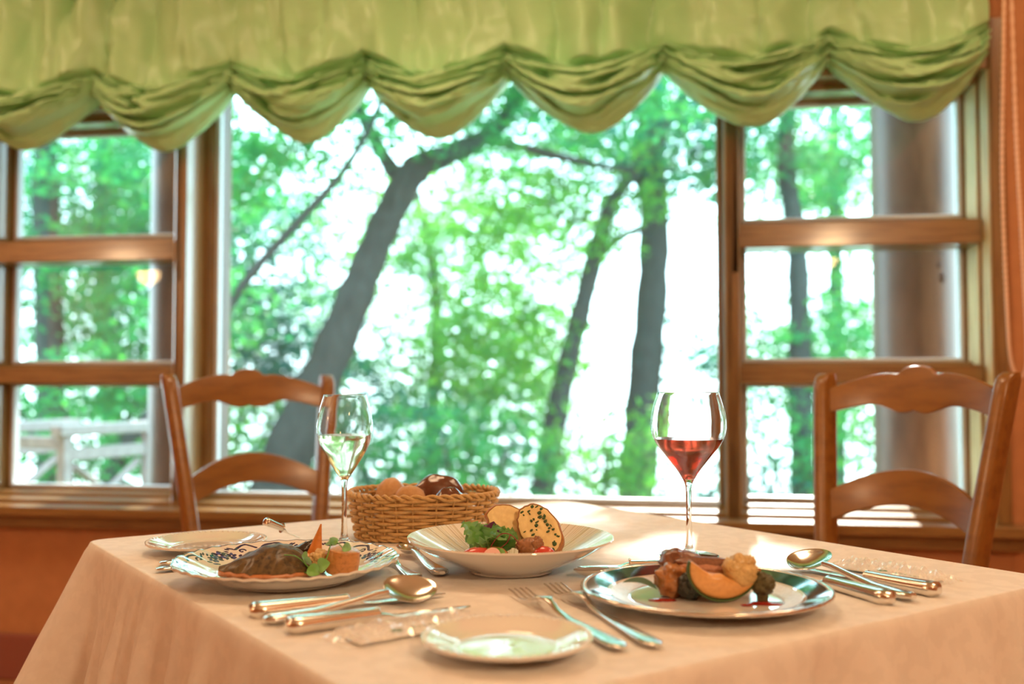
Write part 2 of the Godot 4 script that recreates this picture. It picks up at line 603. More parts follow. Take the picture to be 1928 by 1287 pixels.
func foliage(p: Node, clumps: Array, sd: int, tint: Color, per := 20) -> void:
	# clumps: [centre, radii, sprays, leaf size]
	var rng := RandomNumberGenerator.new()
	rng.seed = sd
	var xs: Array[Transform3D] = []
	var cs := PackedColorArray()
	for c in clumps:
		var rad: Vector3 = c[1]
		for k in int(c[2] * 1.7):
			var d := Vector3(rng.randfn(), rng.randfn(), rng.randfn()).normalized() * pow(rng.randf(), 0.45)
			var at0: Vector3 = c[0] + d * rad
			var lean := Basis.from_euler(Vector3(rng.randfn() * 0.35, rng.randf() * TAU, rng.randfn() * 0.35))
			var sp: float = c[3] * rng.randf_range(1.0, 2.1)
			var shade := rng.randf_range(0.65, 1.25)
			for j in per:
				var q := lean * Vector3(rng.randfn() * sp, rng.randfn() * sp * 0.18, rng.randfn() * sp)
				var pos := at0 + q
				if in_hole(pos):
					continue
				var s: float = c[3] * rng.randf_range(0.7, 1.25)
				xs.append(Transform3D(lean * Basis.from_euler(Vector3(rng.randfn() * 0.45, rng.randf() * TAU, rng.randfn() * 0.45)) * Basis.from_scale(Vector3.ONE * s), pos))
				var w := rng.randf()
				cs.append(Color(tint.r * shade * lerpf(0.8, 1.5, w), tint.g * shade * lerpf(0.9, 1.15, w), tint.b * shade * lerpf(1.3, 0.7, w)))
	var mm := MultiMesh.new()
	mm.transform_format = MultiMesh.TRANSFORM_3D
	mm.use_colors = true
	mm.mesh = leaf_mesh
	mm.instance_count = xs.size()
	for i in xs.size():
		mm.set_instance_transform(i, xs[i])
		mm.set_instance_color(i, cs[i])
	var o := MultiMeshInstance3D.new()
	o.name = "foliage"
	o.multimesh = mm
	o.material_override = leaf_mat
	o.set_meta("kind", "stuff")
	p.add_child(o, true)

func tree(label: String, pts: Array, limbs: Array, clumps: Array, sd: int, tint: Color, per := 20) -> void:
	var b := Vector3(pts[0][0], ground_y(pts[0][2]) - 0.05, pts[0][2])
	var o := thing("forest_tree", label, "tree", Transform3D(Basis(), b))
	var all := [pts] + limbs
	for k in all.size():
		var ps := []
		var rs := []
		if k == 0:
			ps.append(Vector3.ZERO)
			rs.append(pts[0][3] * 1.25)
		for q in all[k]:
			ps.append(Vector3(q[0], q[1], q[2]) - b)
			rs.append(q[3])
		var sm := smooth3(ps, 4)
		var rr := []
		for i in sm.size():
			var f := float(i) / 4.0
			var j := mini(int(f), rs.size() - 2)
			rr.append(lerpf(rs[j], rs[j + 1], f - j) * (1.0 + 0.08 * sin(i * 2.3 + sd)))
		var m := MB.new()
		tube(m, sm, rr, 10)
		part(o, "trunk" if k == 0 else "limb", m, bark)
	var local := []
	for c in clumps:
		local.append([c[0] - b, c[1], c[2], c[3]])
	var keep := holes
	holes = holes.map(func(h): return [h[0] - b, h[1]])
	foliage(o, local, sd, tint, per)
	holes = keep

func shrub(label: String, x: float, z: float, r: float, h: float, n: int, sd: int, tint: Color) -> void:
	var b := Vector3(x, ground_y(z) - 0.03, z)
	var o := thing("woodland_shrub", label, "shrub", Transform3D(Basis(), b), "shrubs below the trees")
	var m := MB.new()
	for k in 5:
		var t := TAU * k / 5.0 + sd
		tube(m, smooth3([Vector3(cos(t) * 0.04, 0, sin(t) * 0.04), Vector3(cos(t) * r * 0.25, h * 0.4, sin(t) * r * 0.25), Vector3(cos(t) * r * 0.55, h * 0.8, sin(t) * r * 0.55)], 3), 0.015, 6)
	part(o, "stems", m, bark)
	foliage(o, [[Vector3(0, h * 0.6, 0), Vector3(r, h * 0.5, r * 0.8), n * 0.6, 0.08]], sd, tint)

func outside() -> void:
	make_leaf()
	# gaps cut into the canopy to let the sun reach the table, the sill and the curtain end
	holes = [[Vector3(0.28, 0.72, -1.40), 0.10], [Vector3(0.19, 0.72, -1.47), 0.06], [Vector3(0.07, 0.72, -1.80), 0.10], [Vector3(0.15, 0.72, -1.68), 0.05], [Vector3(0.37, 0.72, -1.35), 0.06], [Vector3(0.85, 0.98, -2.15), 0.08]]
	for k in 14:
		holes.append([Vector3(-1.75 + 0.23 * k, 0.58, -3.2 + 0.035 * k), 0.15])
	# ground: terrace level, then a slope falling away
	var g := MB.new()
	var zs := [-2.9, -4.0, -6.2, -8.0, -11.0, -15.0, -20.0, -28.0]
	var rows := []
	for z in zs:
		var row := PackedVector3Array()
		for k in 13:
			row.append(Vector3(-15.0 + 2.5 * k, ground_y(z), z - absf(k - 6) * 0.0))
		rows.append(row)
	loft(g, rows, false, false)
	single("ground_outside", "mossy leaf strewn ground sloping away under the trees", "ground", g, grained(mat("forest floor", lin(0.13, 0.22, 0.07), 0.95), noise_tex(41, 0.03, [[0.0, lin(0.4, 0.45, 0.3)], [1.0, lin(1, 1, 0.8)]], 256), Vector3(0.6, 0.6, 0.6)), Transform3D(), "", false, "structure")
	# pillars
	var log_wood := grained(mat("pillar timber", lin(0.13, 0.075, 0.05), 0.4), noise_tex(42, 0.012, [[0.0, lin(0.45, 0.42, 0.42)], [0.5, lin(0.85, 0.82, 0.8)], [1.0, lin(1, 1, 1)]], 512, 4), Vector3(2.2, 0.45, 2.2))
	var knot := mat("dark knot", lin(0.06, 0.035, 0.03), 0.7)
	for k in 2:
		var p: Vector3 = [Vector3(-1.21, ground_y(-3.75), -3.75), Vector3(1.475, ground_y(-3.65), -3.65)][k]
		var o := thing("timber_pillar", ["round timber pillar behind the post of the casement window", "broad round timber pillar with dark knots outside the casement panes"][k], "pillar", Transform3D(Basis(), p))
		var m := MB.new()
		lathe(m, [Vector2(0.0001, 0), Vector2(0.147, 0), Vector2(0.147, 0.001), Vector2(0.146, 1.2), Vector2(0.145, 2.4), Vector2(0.145, 3.3), Vector2(0.145, 3.301), Vector2(0.0001, 3.301)], 40)
		part(o, "log", m, log_wood)
		if k == 1:
			for q in [[16.0, 1.44, 0.014], [12.0, 1.485, 0.009]]:
				var kn := MB.new()
				var a: float = deg_to_rad(90.0 - q[0])
				blob(kn, Vector3(cos(a) * 0.1445, q[1], sin(a) * 0.1445), Vector3(q[2], q[2] * 1.4, 0.004), 0.2, 1.5, 5, 14, 8, 1.0)
				part(o, "knot", kn, knot)
	garden_chair()
	var haze := FogVolume.new()
	haze.name = "haze_outside"
	haze.size = Vector3(30, 16, 10)
	haze.position = Vector3(0, 4.0, -10.8)
	var fm := FogMaterial.new()
	fm.density = 0.004
	fm.albedo = lin(0.50, 0.92, 1.0)
	haze.material = fm
	tag(haze, "thin bluish morning haze hanging between the forest trees", "haze", "", "stuff")
	add_child(haze, true)
	# trees: [x, y, z, radius] along each trunk
	var green := Color(0.048, 0.30, 0.085)
	var deep := Color(0.018, 0.19, 0.125)
	var lime := Color(0.11, 0.38, 0.055)
	var V := func(x, y, z): return Vector3(x, y, z)
	tree("stout leaning tree forking high above the picture window", [[-2.18, -0.39, -9.0, 0.251], [-2.0, 0.32, -9.0, 0.227], [-1.74, 0.94, -9.0, 0.196], [-1.46, 1.61, -9.0, 0.168], [-1.27, 2.10, -9.0, 0.148], [-1.08, 2.53, -9.0, 0.144], [-0.86, 2.89, -9.0, 0.134], [-0.55, 3.02, -9.0, 0.096], [-0.16, 3.24, -9.0, 0.081], [0.13, 3.65, -9.0, 0.067], [0.42, 4.24, -9.0, 0.048]],
		[[[-0.98, 2.72, -9.0, 0.086], [-1.15, 2.97, -9.1, 0.072], [-1.32, 3.28, -9.2, 0.062], [-1.52, 3.75, -9.3, 0.048], [-1.57, 4.34, -9.4, 0.034]], [[-0.30, 3.16, -9.0, 0.05], [0.1, 3.10, -9.1, 0.045], [0.6, 3.0, -9.2, 0.035], [1.1, 2.95, -9.4, 0.02]]],
		[[V.call(-0.2, 3.6, -8.6), Vector3(2.4, 0.75, 1.6), 260, 0.085], [V.call(0.8, 5.4, -8.4), Vector3(4.2, 1.3, 2.2), 1000, 0.10], [V.call(-2.4, 5.2, -8.4), Vector3(2.6, 1.2, 2.2), 450, 0.10], [V.call(1.7, 4.9, -8.3), Vector3(2.2, 0.8, 1.6), 520, 0.085], [V.call(-0.6, 4.9, -8.3), Vector3(1.6, 0.7, 1.6), 260, 0.085]], 101, green)  # high leaf clumps out of view, added to shade the table
	tree("slim slanting tree crossing the picture window edge", [[-3.2, 0.2, -8.0, 0.06], [-2.70, 0.94, -8.0, 0.051], [-2.40, 1.37, -8.0, 0.043], [-2.11, 1.80, -8.0, 0.038], [-1.73, 2.23, -8.0, 0.036], [-1.39, 2.61, -8.0, 0.032], [-1.13, 3.05, -8.0, 0.028], [-0.88, 3.70, -8.0, 0.021]], [],
		[[V.call(-2.1, 2.7, -8.2), Vector3(0.8, 0.5, 0.8), 60, 0.08], [V.call(-2.6, 1.6, -8.4), Vector3(0.6, 0.5, 0.6), 40, 0.08]], 102, green)
	tree("slender forked tree beside the straight grey trunk", [[0.27, -0.69, -11.0, 0.152], [0.41, 0.12, -11.0, 0.140], [0.56, 0.94, -11.0, 0.123], [0.74, 1.64, -11.0, 0.111], [0.92, 2.35, -11.0, 0.102], [1.09, 2.88, -11.0, 0.088], [1.36, 3.30, -11.0, 0.070], [1.75, 3.83, -11.0, 0.053], [2.17, 4.61, -11.0, 0.035]],
		[[[0.9, 2.3, -11.0, 0.05], [1.3, 2.6, -11.0, 0.04], [1.8, 2.75, -11.0, 0.025]]],
		[[V.call(0.4, 2.9, -11.2), Vector3(1.5, 0.9, 1.2), 150, 0.09], [V.call(0.0, 1.4, -11.4), Vector3(1.0, 0.9, 1.0), 110, 0.09]], 103, lime)
	tree("straight grey trunk rising behind the red wine glass", [[1.43, -0.84, -12.0, 0.243], [1.53, 0.11, -12.0, 0.230], [1.60, 1.07, -12.0, 0.204], [1.69, 2.03, -12.0, 0.191], [1.72, 2.99, -12.0, 0.179], [1.68, 3.96, -12.0, 0.166], [1.72, 5.20, -12.0, 0.147]], [[[1.69, 3.2, -12.0, 0.07], [1.2, 3.7, -12.0, 0.05], [0.7, 3.9, -12.0, 0.03]]],
		[[V.call(1.6, 3.9, -12.0), Vector3(2.0, 0.8, 1.5), 170, 0.10], [V.call(2.4, 1.2, -12.6), Vector3(0.8, 0.9, 0.8), 50, 0.09]], 104, deep)
	tree("thin distant tree in the middle of the forest", [[-1.13, -0.40, -14.0, 0.112], [-1.11, 0.64, -14.0, 0.097], [-1.06, 1.46, -14.0, 0.089], [-1.08, 2.28, -14.0, 0.074], [-1.23, 3.10, -14.0, 0.060], [-1.46, 4.09, -14.0, 0.037]], [],
		[[V.call(-1.2, 2.6, -14.0), Vector3(2.4, 1.6, 1.4), 330, 0.10], [V.call(-0.6, 0.9, -13.6), Vector3(2.0, 0.9, 1.0), 220, 0.10]], 105, lime)
	tree("dark straight trunk behind the casement panes over the garden chair", [[-4.57, -0.54, -10.0, 0.149], [-4.62, 1.05, -10.0, 0.138], [-4.67, 2.11, -10.0, 0.133], [-4.71, 3.19, -10.0, 0.122], [-4.68, 4.39, -10.0, 0.106]], [],
		[[V.call(-4.2, 2.6, -10.4), Vector3(1.6, 1.5, 1.4), 330, 0.085], [V.call(-4.4, 0.9, -10.8), Vector3(1.4, 0.9, 1.0), 150, 0.085]], 106, green)
	tree("second trunk standing behind the dark straight one", [[-4.72, -0.84, -12.0, 0.128], [-4.84, 1.07, -12.0, 0.115], [-4.96, 2.67, -12.0, 0.102], [-4.93, 4.29, -12.0, 0.083], [-5.01, 5.47, -12.0, 0.064]], [],
		[[V.call(-4.4, 2.8, -12.2), Vector3(2.2, 1.7, 1.4), 380, 0.10], [V.call(-3.2, 1.0, -12.4), Vector3(1.8, 1.2, 1.0), 260, 0.10]], 107, deep)
	tree("grey trunk behind casement panes between wine glass and pillar", [[3.19, -0.69, -11.0, 0.135], [3.18, 0.47, -11.0, 0.129], [3.17, 1.64, -11.0, 0.117], [3.15, 2.53, -11.0, 0.111], [3.04, 3.41, -11.0, 0.099], [3.13, 4.61, -11.0, 0.082]], [],
		[[V.call(3.2, 3.6, -11.2), Vector3(1.7, 0.7, 1.2), 120, 0.09], [V.call(3.4, 1.2, -11.6), Vector3(1.2, 1.0, 1.0), 110, 0.09]], 108, green)
	tree("thinner trunk standing close to the broad timber pillar", [[4.22, -0.98, -13.0, 0.104], [4.23, 1.07, -13.0, 0.097], [4.23, 2.46, -13.0, 0.090], [4.22, 3.86, -13.0, 0.083], [4.28, 5.41, -13.0, 0.069]], [],
		[[V.call(4.2, 3.4, -13.0), Vector3(1.8, 1.1, 1.2), 130, 0.10], [V.call(4.3, 1.4, -12.6), Vector3(1.3, 1.1, 1.0), 130, 0.09]], 109, lime)
	# undergrowth
	var sh := [[-3.6, -8.4, 0.9, 1.7, 130], [-2.9, -9.8, 1.0, 1.9, 140], [-1.2, -10.2, 1.0, 1.7, 130], [-0.4, -9.0, 0.9, 1.4, 130], [0.9, -9.6, 0.9, 1.5, 110], [2.1, -9.4, 0.7, 1.1, 70], [2.9, -10.2, 0.9, 1.6, 90], [3.8, -9.6, 0.8, 1.7, 90], [0.0, -12.2, 1.2, 2.2, 150], [-2.2, -12.4, 1.2, 2.4, 160]]
	var names := ["leafy shrub behind the garden chair", "leafy shrub at the foot of the stout leaning tree", "leafy shrub seen above the bread basket", "low leafy shrub seen above the salad bowl", "leafy shrub between the slender forked tree and straight grey trunk", "small leafy shrub beside the straight grey trunk", "leafy shrub before the trunk behind the casement panes", "leafy shrub close to the broad timber pillar", "tall leafy shrub behind the slender forked tree", "tall leafy shrub near the thin distant tree"]
	for k in sh.size():
		var a: Array = sh[k]
		shrub(names[k], a[0], a[1], a[2], a[3], a[4], 200 + k, [green, lime, deep][k % 3])

func garden_chair() -> void:
	var wd := grained(mat("weathered wood", lin(0.42, 0.37, 0.36), 0.7), noise_tex(51, 0.02, [[0.0, lin(0.6, 0.58, 0.56)], [1.0, lin(1, 1, 1)]], 256), Vector3(3, 3, 12))
	var o := thing("garden_chair", "weathered grey wooden garden chair with crossed side braces on the terrace", "chair", at(Vector3(-2.31, -0.12, -4.75), -24.0))
	var y := 0.12
	for sx in 2:
		var x := -0.30 + 0.56 * sx
		bar(o, "leg", Vector3(x, 0, 0.0), Vector3(x + 0.045, y + 0.70, 0.05), wd, 0.006)
		bar(o, "leg", Vector3(x, 0, -0.52), Vector3(x + 0.045, y + 0.70, -0.47), wd, 0.006)
		bar(o, "armrest", Vector3(x - 0.01, y + 0.70, -0.56), Vector3(x + 0.06, y + 0.755, 0.08), wd, 0.008)
		bar(o, "side_rail", Vector3(x + 0.008, y + 0.585, -0.47), Vector3(x + 0.037, y + 0.645, 0.0), wd, 0.005)
		for d in 2:
			var m := MB.new()
			var a := Vector3(x + 0.014 + 0.012 * d, y + 0.56, -0.44 if d == 0 else -0.03)
			var b := Vector3(x + 0.014 + 0.012 * d, y + 0.28, -0.03 if d == 0 else -0.44)
			tube(m, [a, b], 0.02, 4)
			part(o, "cross_brace", m, wd, true)
	bar(o, "seat", Vector3(-0.255, y + 0.36, -0.5), Vector3(0.26, y + 0.40, 0.03), wd, 0.006)
	bar(o, "front_panel", Vector3(-0.255, y + 0.64, 0.005), Vector3(0.26, y + 0.70, 0.035), wd, 0.006)
	bar(o, "front_rail", Vector3(-0.255, y + 0.30, 0.005), Vector3(0.26, y + 0.36, 0.035), wd, 0.006)

# ---------------------------------------------------------------- curtain
func curtain() -> void:
	var silk := mat("green silk", lin(0.47, 0.78, 0.40), 0.34, {"rim_enabled": true, "rim": 0.2, "rim_tint": 0.6, "backlight_enabled": true, "backlight": lin(0.10, 0.20, 0.12)})
	relief(grained(silk, noise_tex(61, 0.05, [[0.0, lin(0.9, 0.9, 0.88)], [1.0, lin(1, 1, 1)]], 256), Vector3(1.2, 14, 4)), noise_tex(62, 0.03, [], 256), 0.05)
	var o := thing("balloon_curtain", "gathered green gold silk balloon curtain with scalloped swags across the windows", "curtain", W)
	var cusps := [-2.22, -1.78, -1.334, -0.879, -0.438, -0.003, 0.457, 0.917, 1.345]
	var n1 := noise(63, 1.0, 2)
	var n2 := noise(64, 2.2, 2)
	var n3 := noise(65, 5.0, 2)
	var rows := []
	var cols := 8 * 56
	var T := 132
	var fix := func(u: float, t: float) -> Vector3:
		var k := 0
		while k < 7 and u > cusps[k + 1]:
			k += 1
		var p: float = clampf((u - cusps[k]) / (cusps[k + 1] - cusps[k]), 0.0, 1.0)
		var skew := 0.12 * n1.get_noise_1d(k * 37.0)
		var pp := clampf(p + skew * sin(PI * p), 0.0, 1.0)
		var S := 1.0 - pow(absf(2.0 * pp - 1.0), 1.7)
		var top := 1.945 - 0.080 * S + 0.014 * n1.get_noise_1d(k * 11.0 + 5.0)
		var bot := 1.862 - (0.163 + 0.03 * n1.get_noise_1d(k * 19.0 + 9.0)) * S
		var near := exp(-pow(minf(p, 1.0 - p) * 7.0, 2.0))
		if t < 0.36:
			var a := t / 0.36
			var y := lerpf(2.30, top, a)
			var wu := u + 0.03 * n1.get_noise_2d(u * 1.5, y * 2.5)
			var ple := 1.6 * pow(absf(sin(wu * 22.0)), 0.6) + 0.8 * pow(absf(sin(wu * 13.0 + 1.0)), 0.7)
			var pl := 0.030 * (ple - 1.5) * (1.0 - 0.3 * a) * (0.75 + n1.get_noise_1d(u * 3.0))
			pl += 0.070 * n2.get_noise_2d(u * 1.9 + y * 0.3, y * 0.5 + 3.0) + 0.024 * a * (0.4 - absf(n2.get_noise_2d(u * 1.6 - y * 1.1, y * 2.0 + u)))
			var belly := 0.05 * smoothstep(0.35, 1.0, a) * S
			return Vector3(u, y, 0.085 + pl + belly - 0.02 * near * a)
		if t < 0.84:
			var b := (t - 0.36) / 0.48
			var y2 := lerpf(top, bot, b)
			var nf := 2.9 + 1.2 * n1.get_noise_1d(k * 7.0 + 21.0)
			var wob := n2.get_noise_2d(u * 0.9 + k * 5.0, b * 0.8 + k * 3.0)
			var ph := b * nf + wob * 1.3 + 0.9 * (p - 0.5) * b * (1.0 if k % 2 == 0 else -1.0) + 0.3 * p + k * 0.37
			var fold := 1.0 - 2.0 * pow(absf(sin(PI * ph)), 0.55)
			var env := smoothstep(0.0, 0.14, b) * smoothstep(1.0, 0.86, b)
			var z := 0.075 + 0.05 * S + 0.05 * sin(PI * b) * (0.3 + 0.7 * S) - 0.050 * env * fold * (0.35 + 0.65 * S) - 0.025 * near
			z += 0.012 * n3.get_noise_2d(u * 3.0, b * 3.0) + 0.014 * near * sin(u * 150.0 + b * 5.0) * sin(PI * b)
			y2 += 0.010 * sin(TAU * ph + 1.3) * (0.3 + 0.7 * S) * sin(PI * b)
			return Vector3(u, y2, z)
		var c := (t - 0.84) / 0.16
		var low := (0.010 + 0.034 * smoothstep(0.30, 0.72, p)) * pow(S, 0.7) * sin(PI * minf(c * 1.25, 1.0))
		var y3 := bot - low + 0.12 * smoothstep(0.4, 1.0, c)
		return Vector3(u, y3, 0.075 + 0.05 * S - 0.085 * c - 0.025 * near + 0.010 * n3.get_noise_2d(u * 3.0, c * 2.0))
	for i in T + 1:
		var row := PackedVector3Array()
		for j in cols + 1:
			var u := lerpf(-2.22, 1.345, float(j) / cols)
			row.append(fix.call(u, float(i) / T))
		rows.append(row)
	var m := MB.new()
	loft(m, rows.slice(0, 113), false, false)
	part(o, "fabric", m, silk)
	m = MB.new()
	loft(m, rows.slice(112), false, false)
	part(o, "turned_hem", m, silk)
	bar(o, "headrail", Vector3(-2.24, 2.29, 0.001), Vector3(1.37, 2.34, 0.08), wood_frame)
	# looped pull cord
	var cm := mat("tan cord", lin(0.85, 0.58, 0.40), 0.6)
	var c := thing("pull_cord", "beaded tan pull cord hanging in a loop beside the window", "cord", W)
	var pts := smooth3([Vector3(1.385, 2.285, 0.10), Vector3(1.372, 1.9, 0.10), Vector3(1.362, 1.5, 0.10), Vector3(1.368, 1.15, 0.10), Vector3(1.374, 1.02, 0.10), Vector3(1.392, 0.965, 0.10), Vector3(1.412, 0.985, 0.10), Vector3(1.416, 1.08, 0.10), Vector3(1.408, 1.35, 0.10), Vector3(1.398, 1.7, 0.10), Vector3(1.392, 2.285, 0.10)], 60)
	var rr := []
	for k in pts.size():
		rr.append(0.0044 + 0.0014 * sin(k * 2.1))
	m = MB.new()
	tube(m, pts, rr, 7)
	part(c, "cord", m, cm)

# ---------------------------------------------------------------- furniture
func chair(label: String, xf: Transform3D) -> void:
	var o := thing("ladderback_chair", label, "chair", xf, "ladderback dining chairs")
	var post_z := func(y: float) -> float:
		return -0.235 + 0.05 * sin(clampf(y / 0.5, 0, 1) * PI * 0.5) - 0.078 * pow(clampf((y - 0.45) / 0.53, 0, 1), 1.25)
	var post_x := func(y: float) -> float:
		return 0.203 + 0.115 * (clampf(y, 0.40, 1.0) - 0.97)
	for s in [-1, 1]:
		var rows := []
		var ys := [0.0, 0.05, 0.2, 0.35, 0.45, 0.55, 0.65, 0.75, 0.85, 0.92, 0.950, 0.962, 0.969, 0.972]
		for i in ys.size():
			var y: float = ys[i]
			var k := 1.0
			if y > 0.945:
				k = sqrt(maxf(0.02, 1.0 - pow((y - 0.945) / 0.0275, 2.0)))
			var hw := 0.0170 * (0.8 + 0.2 * clampf(y / 0.4, 0, 1)) * lerpf(0.75, 1.0, k)
			var hd := 0.027 * (0.8 + 0.2 * clampf(y / 0.4, 0, 1)) * lerpf(0.3, 1.0, k)
			rows.append(ring(Vector3(s * post_x.call(y), y, post_z.call(y) - 0.010 * (1.0 - k)), Vector3(hw, 0, 0), Vector3(0, 0.0, hd), 16, 0.55))
		var m := MB.new()
		loft(m, rows)
		part(o, "back_post", m, wood_chair)
		m = MB.new()
		tube(m, [Vector3(s * 0.195, 0, 0.14), Vector3(s * 0.195, 0.03, 0.14), Vector3(s * 0.195, 0.3, 0.14), Vector3(s * 0.195, 0.43, 0.14)], [0.013, 0.015, 0.019, 0.019], 14)
		part(o, "front_leg", m, wood_chair)
		m = MB.new()
		tube(m, [Vector3(s * 0.195, 0.2, 0.135), Vector3(s * 0.145, 0.2, -0.19)], 0.010, 10)
		part(o, "stretcher", m, wood_chair)
	# rails
	for q in 2:
		var rows := []
		for i in 49:
			var s := float(i) / 48.0
			var e := absf(2.0 * s - 1.0)
			var yt: float
			var yb: float
			if q == 0:
				var shoulder := 0.973 - 0.036 * pow(clampf((e - 0.28) / 0.72, 0, 1), 1.7)
				yt = shoulder - 0.003 * exp(-pow((e - 0.23) / 0.05, 2.0)) + 0.014 * pow(maxf(0.0, cos(minf(e / 0.21, 1.0) * PI * 0.5)), 0.6)
				var waist := 0.906 - 0.022 * pow(clampf((e - 0.5) / 0.5, 0, 1), 1.4)
				yb = waist - 0.016 * (0.5 + 0.5 * cos(clampf((e - 0.13) / 0.33, -0.4, 1.0) * PI)) * smoothstep(0.5, 0.35, e) + 0.0
			else:
				yt = 0.778 - 0.055 * pow(e, 1.9)
				yb = 0.706 - 0.048 * pow(e, 1.9)
			var cy := (yt + yb) * 0.5
			var x: float = (2.0 * s - 1.0) * (post_x.call(0.93 if q == 0 else 0.71) - 0.008)
			var z: float = post_z.call(cy) - 0.032 * (1.0 - e * e) + 0.002
			var hh := (yt - yb) * 0.5
			var lean := 0.078 / 0.53 * 1.15
			var row := PackedVector3Array()
			for c in [[-1, -0.5], [-1, 0.5], [-0.93, 1], [0.93, 1], [1, 0.5], [1, -0.5], [0.93, -1], [-0.93, -1]]:
				row.append(Vector3(x, cy + hh * c[0], z + 0.0085 * c[1] - hh * c[0] * lean))
			rows.append(row)
		var m := MB.new()
		loft(m, rows)
		part(o, "top_rail" if q == 0 else "lower_rail", m, wood_chair)
	var m2 := MB.new()
	cbox(m2, Vector3(-0.205, 0.425, -0.165), Vector3(0.205, 0.455, 0.165), 0.012)
	part(o, "seat", m2, mat("woven rush", lin(0.45, 0.28, 0.12), 0.8), true)
	var m3 := MB.new()
	tube(m3, [Vector3(-0.19, 0.26, 0.138), Vector3(0.19, 0.26, 0.138)], 0.010, 10)
	part(o, "stretcher", m3, wood_chair)

func table_and_chairs() -> void:
	var tx := at(Vector3(0.0125, 0, -1.345), 35.0)
	var hx := 0.440
	var hz := 0.487
	var tw := mat("table wood", lin(0.30, 0.15, 0.07), 0.5)
	var t := thing("dining_table", "wooden dining table hidden under a white tablecloth", "table", tx)
	bar(t, "tabletop", Vector3(-hx + 0.004, 0.685, -hz + 0.004), Vector3(hx - 0.004, 0.714, hz - 0.004), tw, 0.006)
	for sx in [-1, 1]:
		for sz in [-1, 1]:
			bar(t, "leg", Vector3(sx * 0.35 - 0.03, 0, sz * 0.39 - 0.03), Vector3(sx * 0.35 + 0.03, 0.685, sz * 0.39 + 0.03), tw, 0.006)
	# cloth: rings from the centre to the edge, then over the edge and down
	var cloth := mat("white cloth", lin(0.80, 0.78, 0.75), 0.72, {"rim_enabled": true, "rim": 0.25, "rim_tint": 0.5})
	var dm := noise_tex(71, 0.02, [[0.0, lin(0.93, 0.93, 0.93)], [0.5, lin(0.95, 0.95, 0.95)], [0.56, lin(1, 1, 1)], [1.0, lin(1, 1, 1)]], 512, 3, false, 20.0)
	grained(cloth, dm, Vector3(3, 3, 3))
	var n1 := noise(72, 1.0, 3)
	var N := 360
	var rows := []
	var rc := 0.025
	var per := PackedVector2Array()
	var nor := PackedVector2Array()
	var cor := PackedFloat32Array()
	for k in N:
		# rounded rectangle by angle-free walking along its sides
		var f := float(k) / N * 4.0
		var side := int(f)
		var s := (f - side) * 2.0 - 1.0
		s = s * (1.0 - 0.15 * (1.0 - s * s))
		var p := Vector2()
		var nn := Vector2()
		match side:
			0:
				p = Vector2(hx, s * hz); nn = Vector2(1, 0)
			1:
				p = Vector2(-s * hx, hz); nn = Vector2(0, 1)
			2:
				p = Vector2(-hx, -s * hz); nn = Vector2(-1, 0)
			_:
				p = Vector2(s * hx, -hz); nn = Vector2(0, -1)
		var q := Vector2(clampf(p.x, -hx + rc, hx - rc), clampf(p.y, -hz + rc, hz - rc))
		var d := (p - q)
		if d.length() > 0.0001:
			d = d.normalized()
			p = q + d * rc
			nn = d if absf(d.x) > 0.02 and absf(d.y) > 0.02 else nn
		per.append(p)
		nor.append(nn)
		cor.append(pow(absf(s), 9.0))
	for i in 26:
		var f := float(i) / 25.0
		var row := PackedVector3Array()
		for k in N:
			var p := per[k] * f * 0.985
			var y := TABLE + 0.0022 * n1.get_noise_2d(p.x * 5.0, p.y * 5.0) - 0.001
			y += 0.0022 * exp(-pow((p.x - 0.145) / 0.006, 2.0)) + 0.0022 * exp(-pow((p.y + 0.155) / 0.006, 2.0))
			y = minf(y, TABLE)
			row.append(Vector3(p.x, y, p.y))
		rows.append(row)
	var drop := 0.42
	for i in 40:
		var h := -0.008 + (drop + 0.008) * pow(float(i) / 39.0, 1.25)
		var row := PackedVector3Array()
		for k in N:
			var c := cor[k]
			var u := float(k)
			var fold := n1.get_noise_1d(u * 0.085) * 0.07
			fold += 0.10 * (0.25 - absf(n1.get_noise_1d(u * 0.06 + 17.0))) + 0.05 * (0.25 - absf(n1.get_noise_2d(u * 0.13 + 5.0, h * 1.5)))
			var hp := maxf(h, 0.0)
			var out := 0.007 * sqrt(clampf((h + 0.008) / 0.016, 0, 1)) + hp * (0.10 + fold * 3.0) + c * hp * 0.36
			row.append(Vector3(per[k].x + nor[k].x * out, TABLE - 0.0005 - maxf(0.0, h + 0.004) - 0.0, per[k].y + nor[k].y * out))
		rows.append(row)
	var m := MB.new()
	loft(m, rows, true, false)
	single("tablecloth", "white damask tablecloth draped over the dining table", "tablecloth", m, cloth, tx)
	chair("wooden ladderback chair standing behind the white wine glass", at(Vector3(-0.511, 0, -2.289), 33.3))
	chair("wooden ladderback chair standing below the looped pull cord", at(Vector3(0.594, 0, -1.867), -53.8))

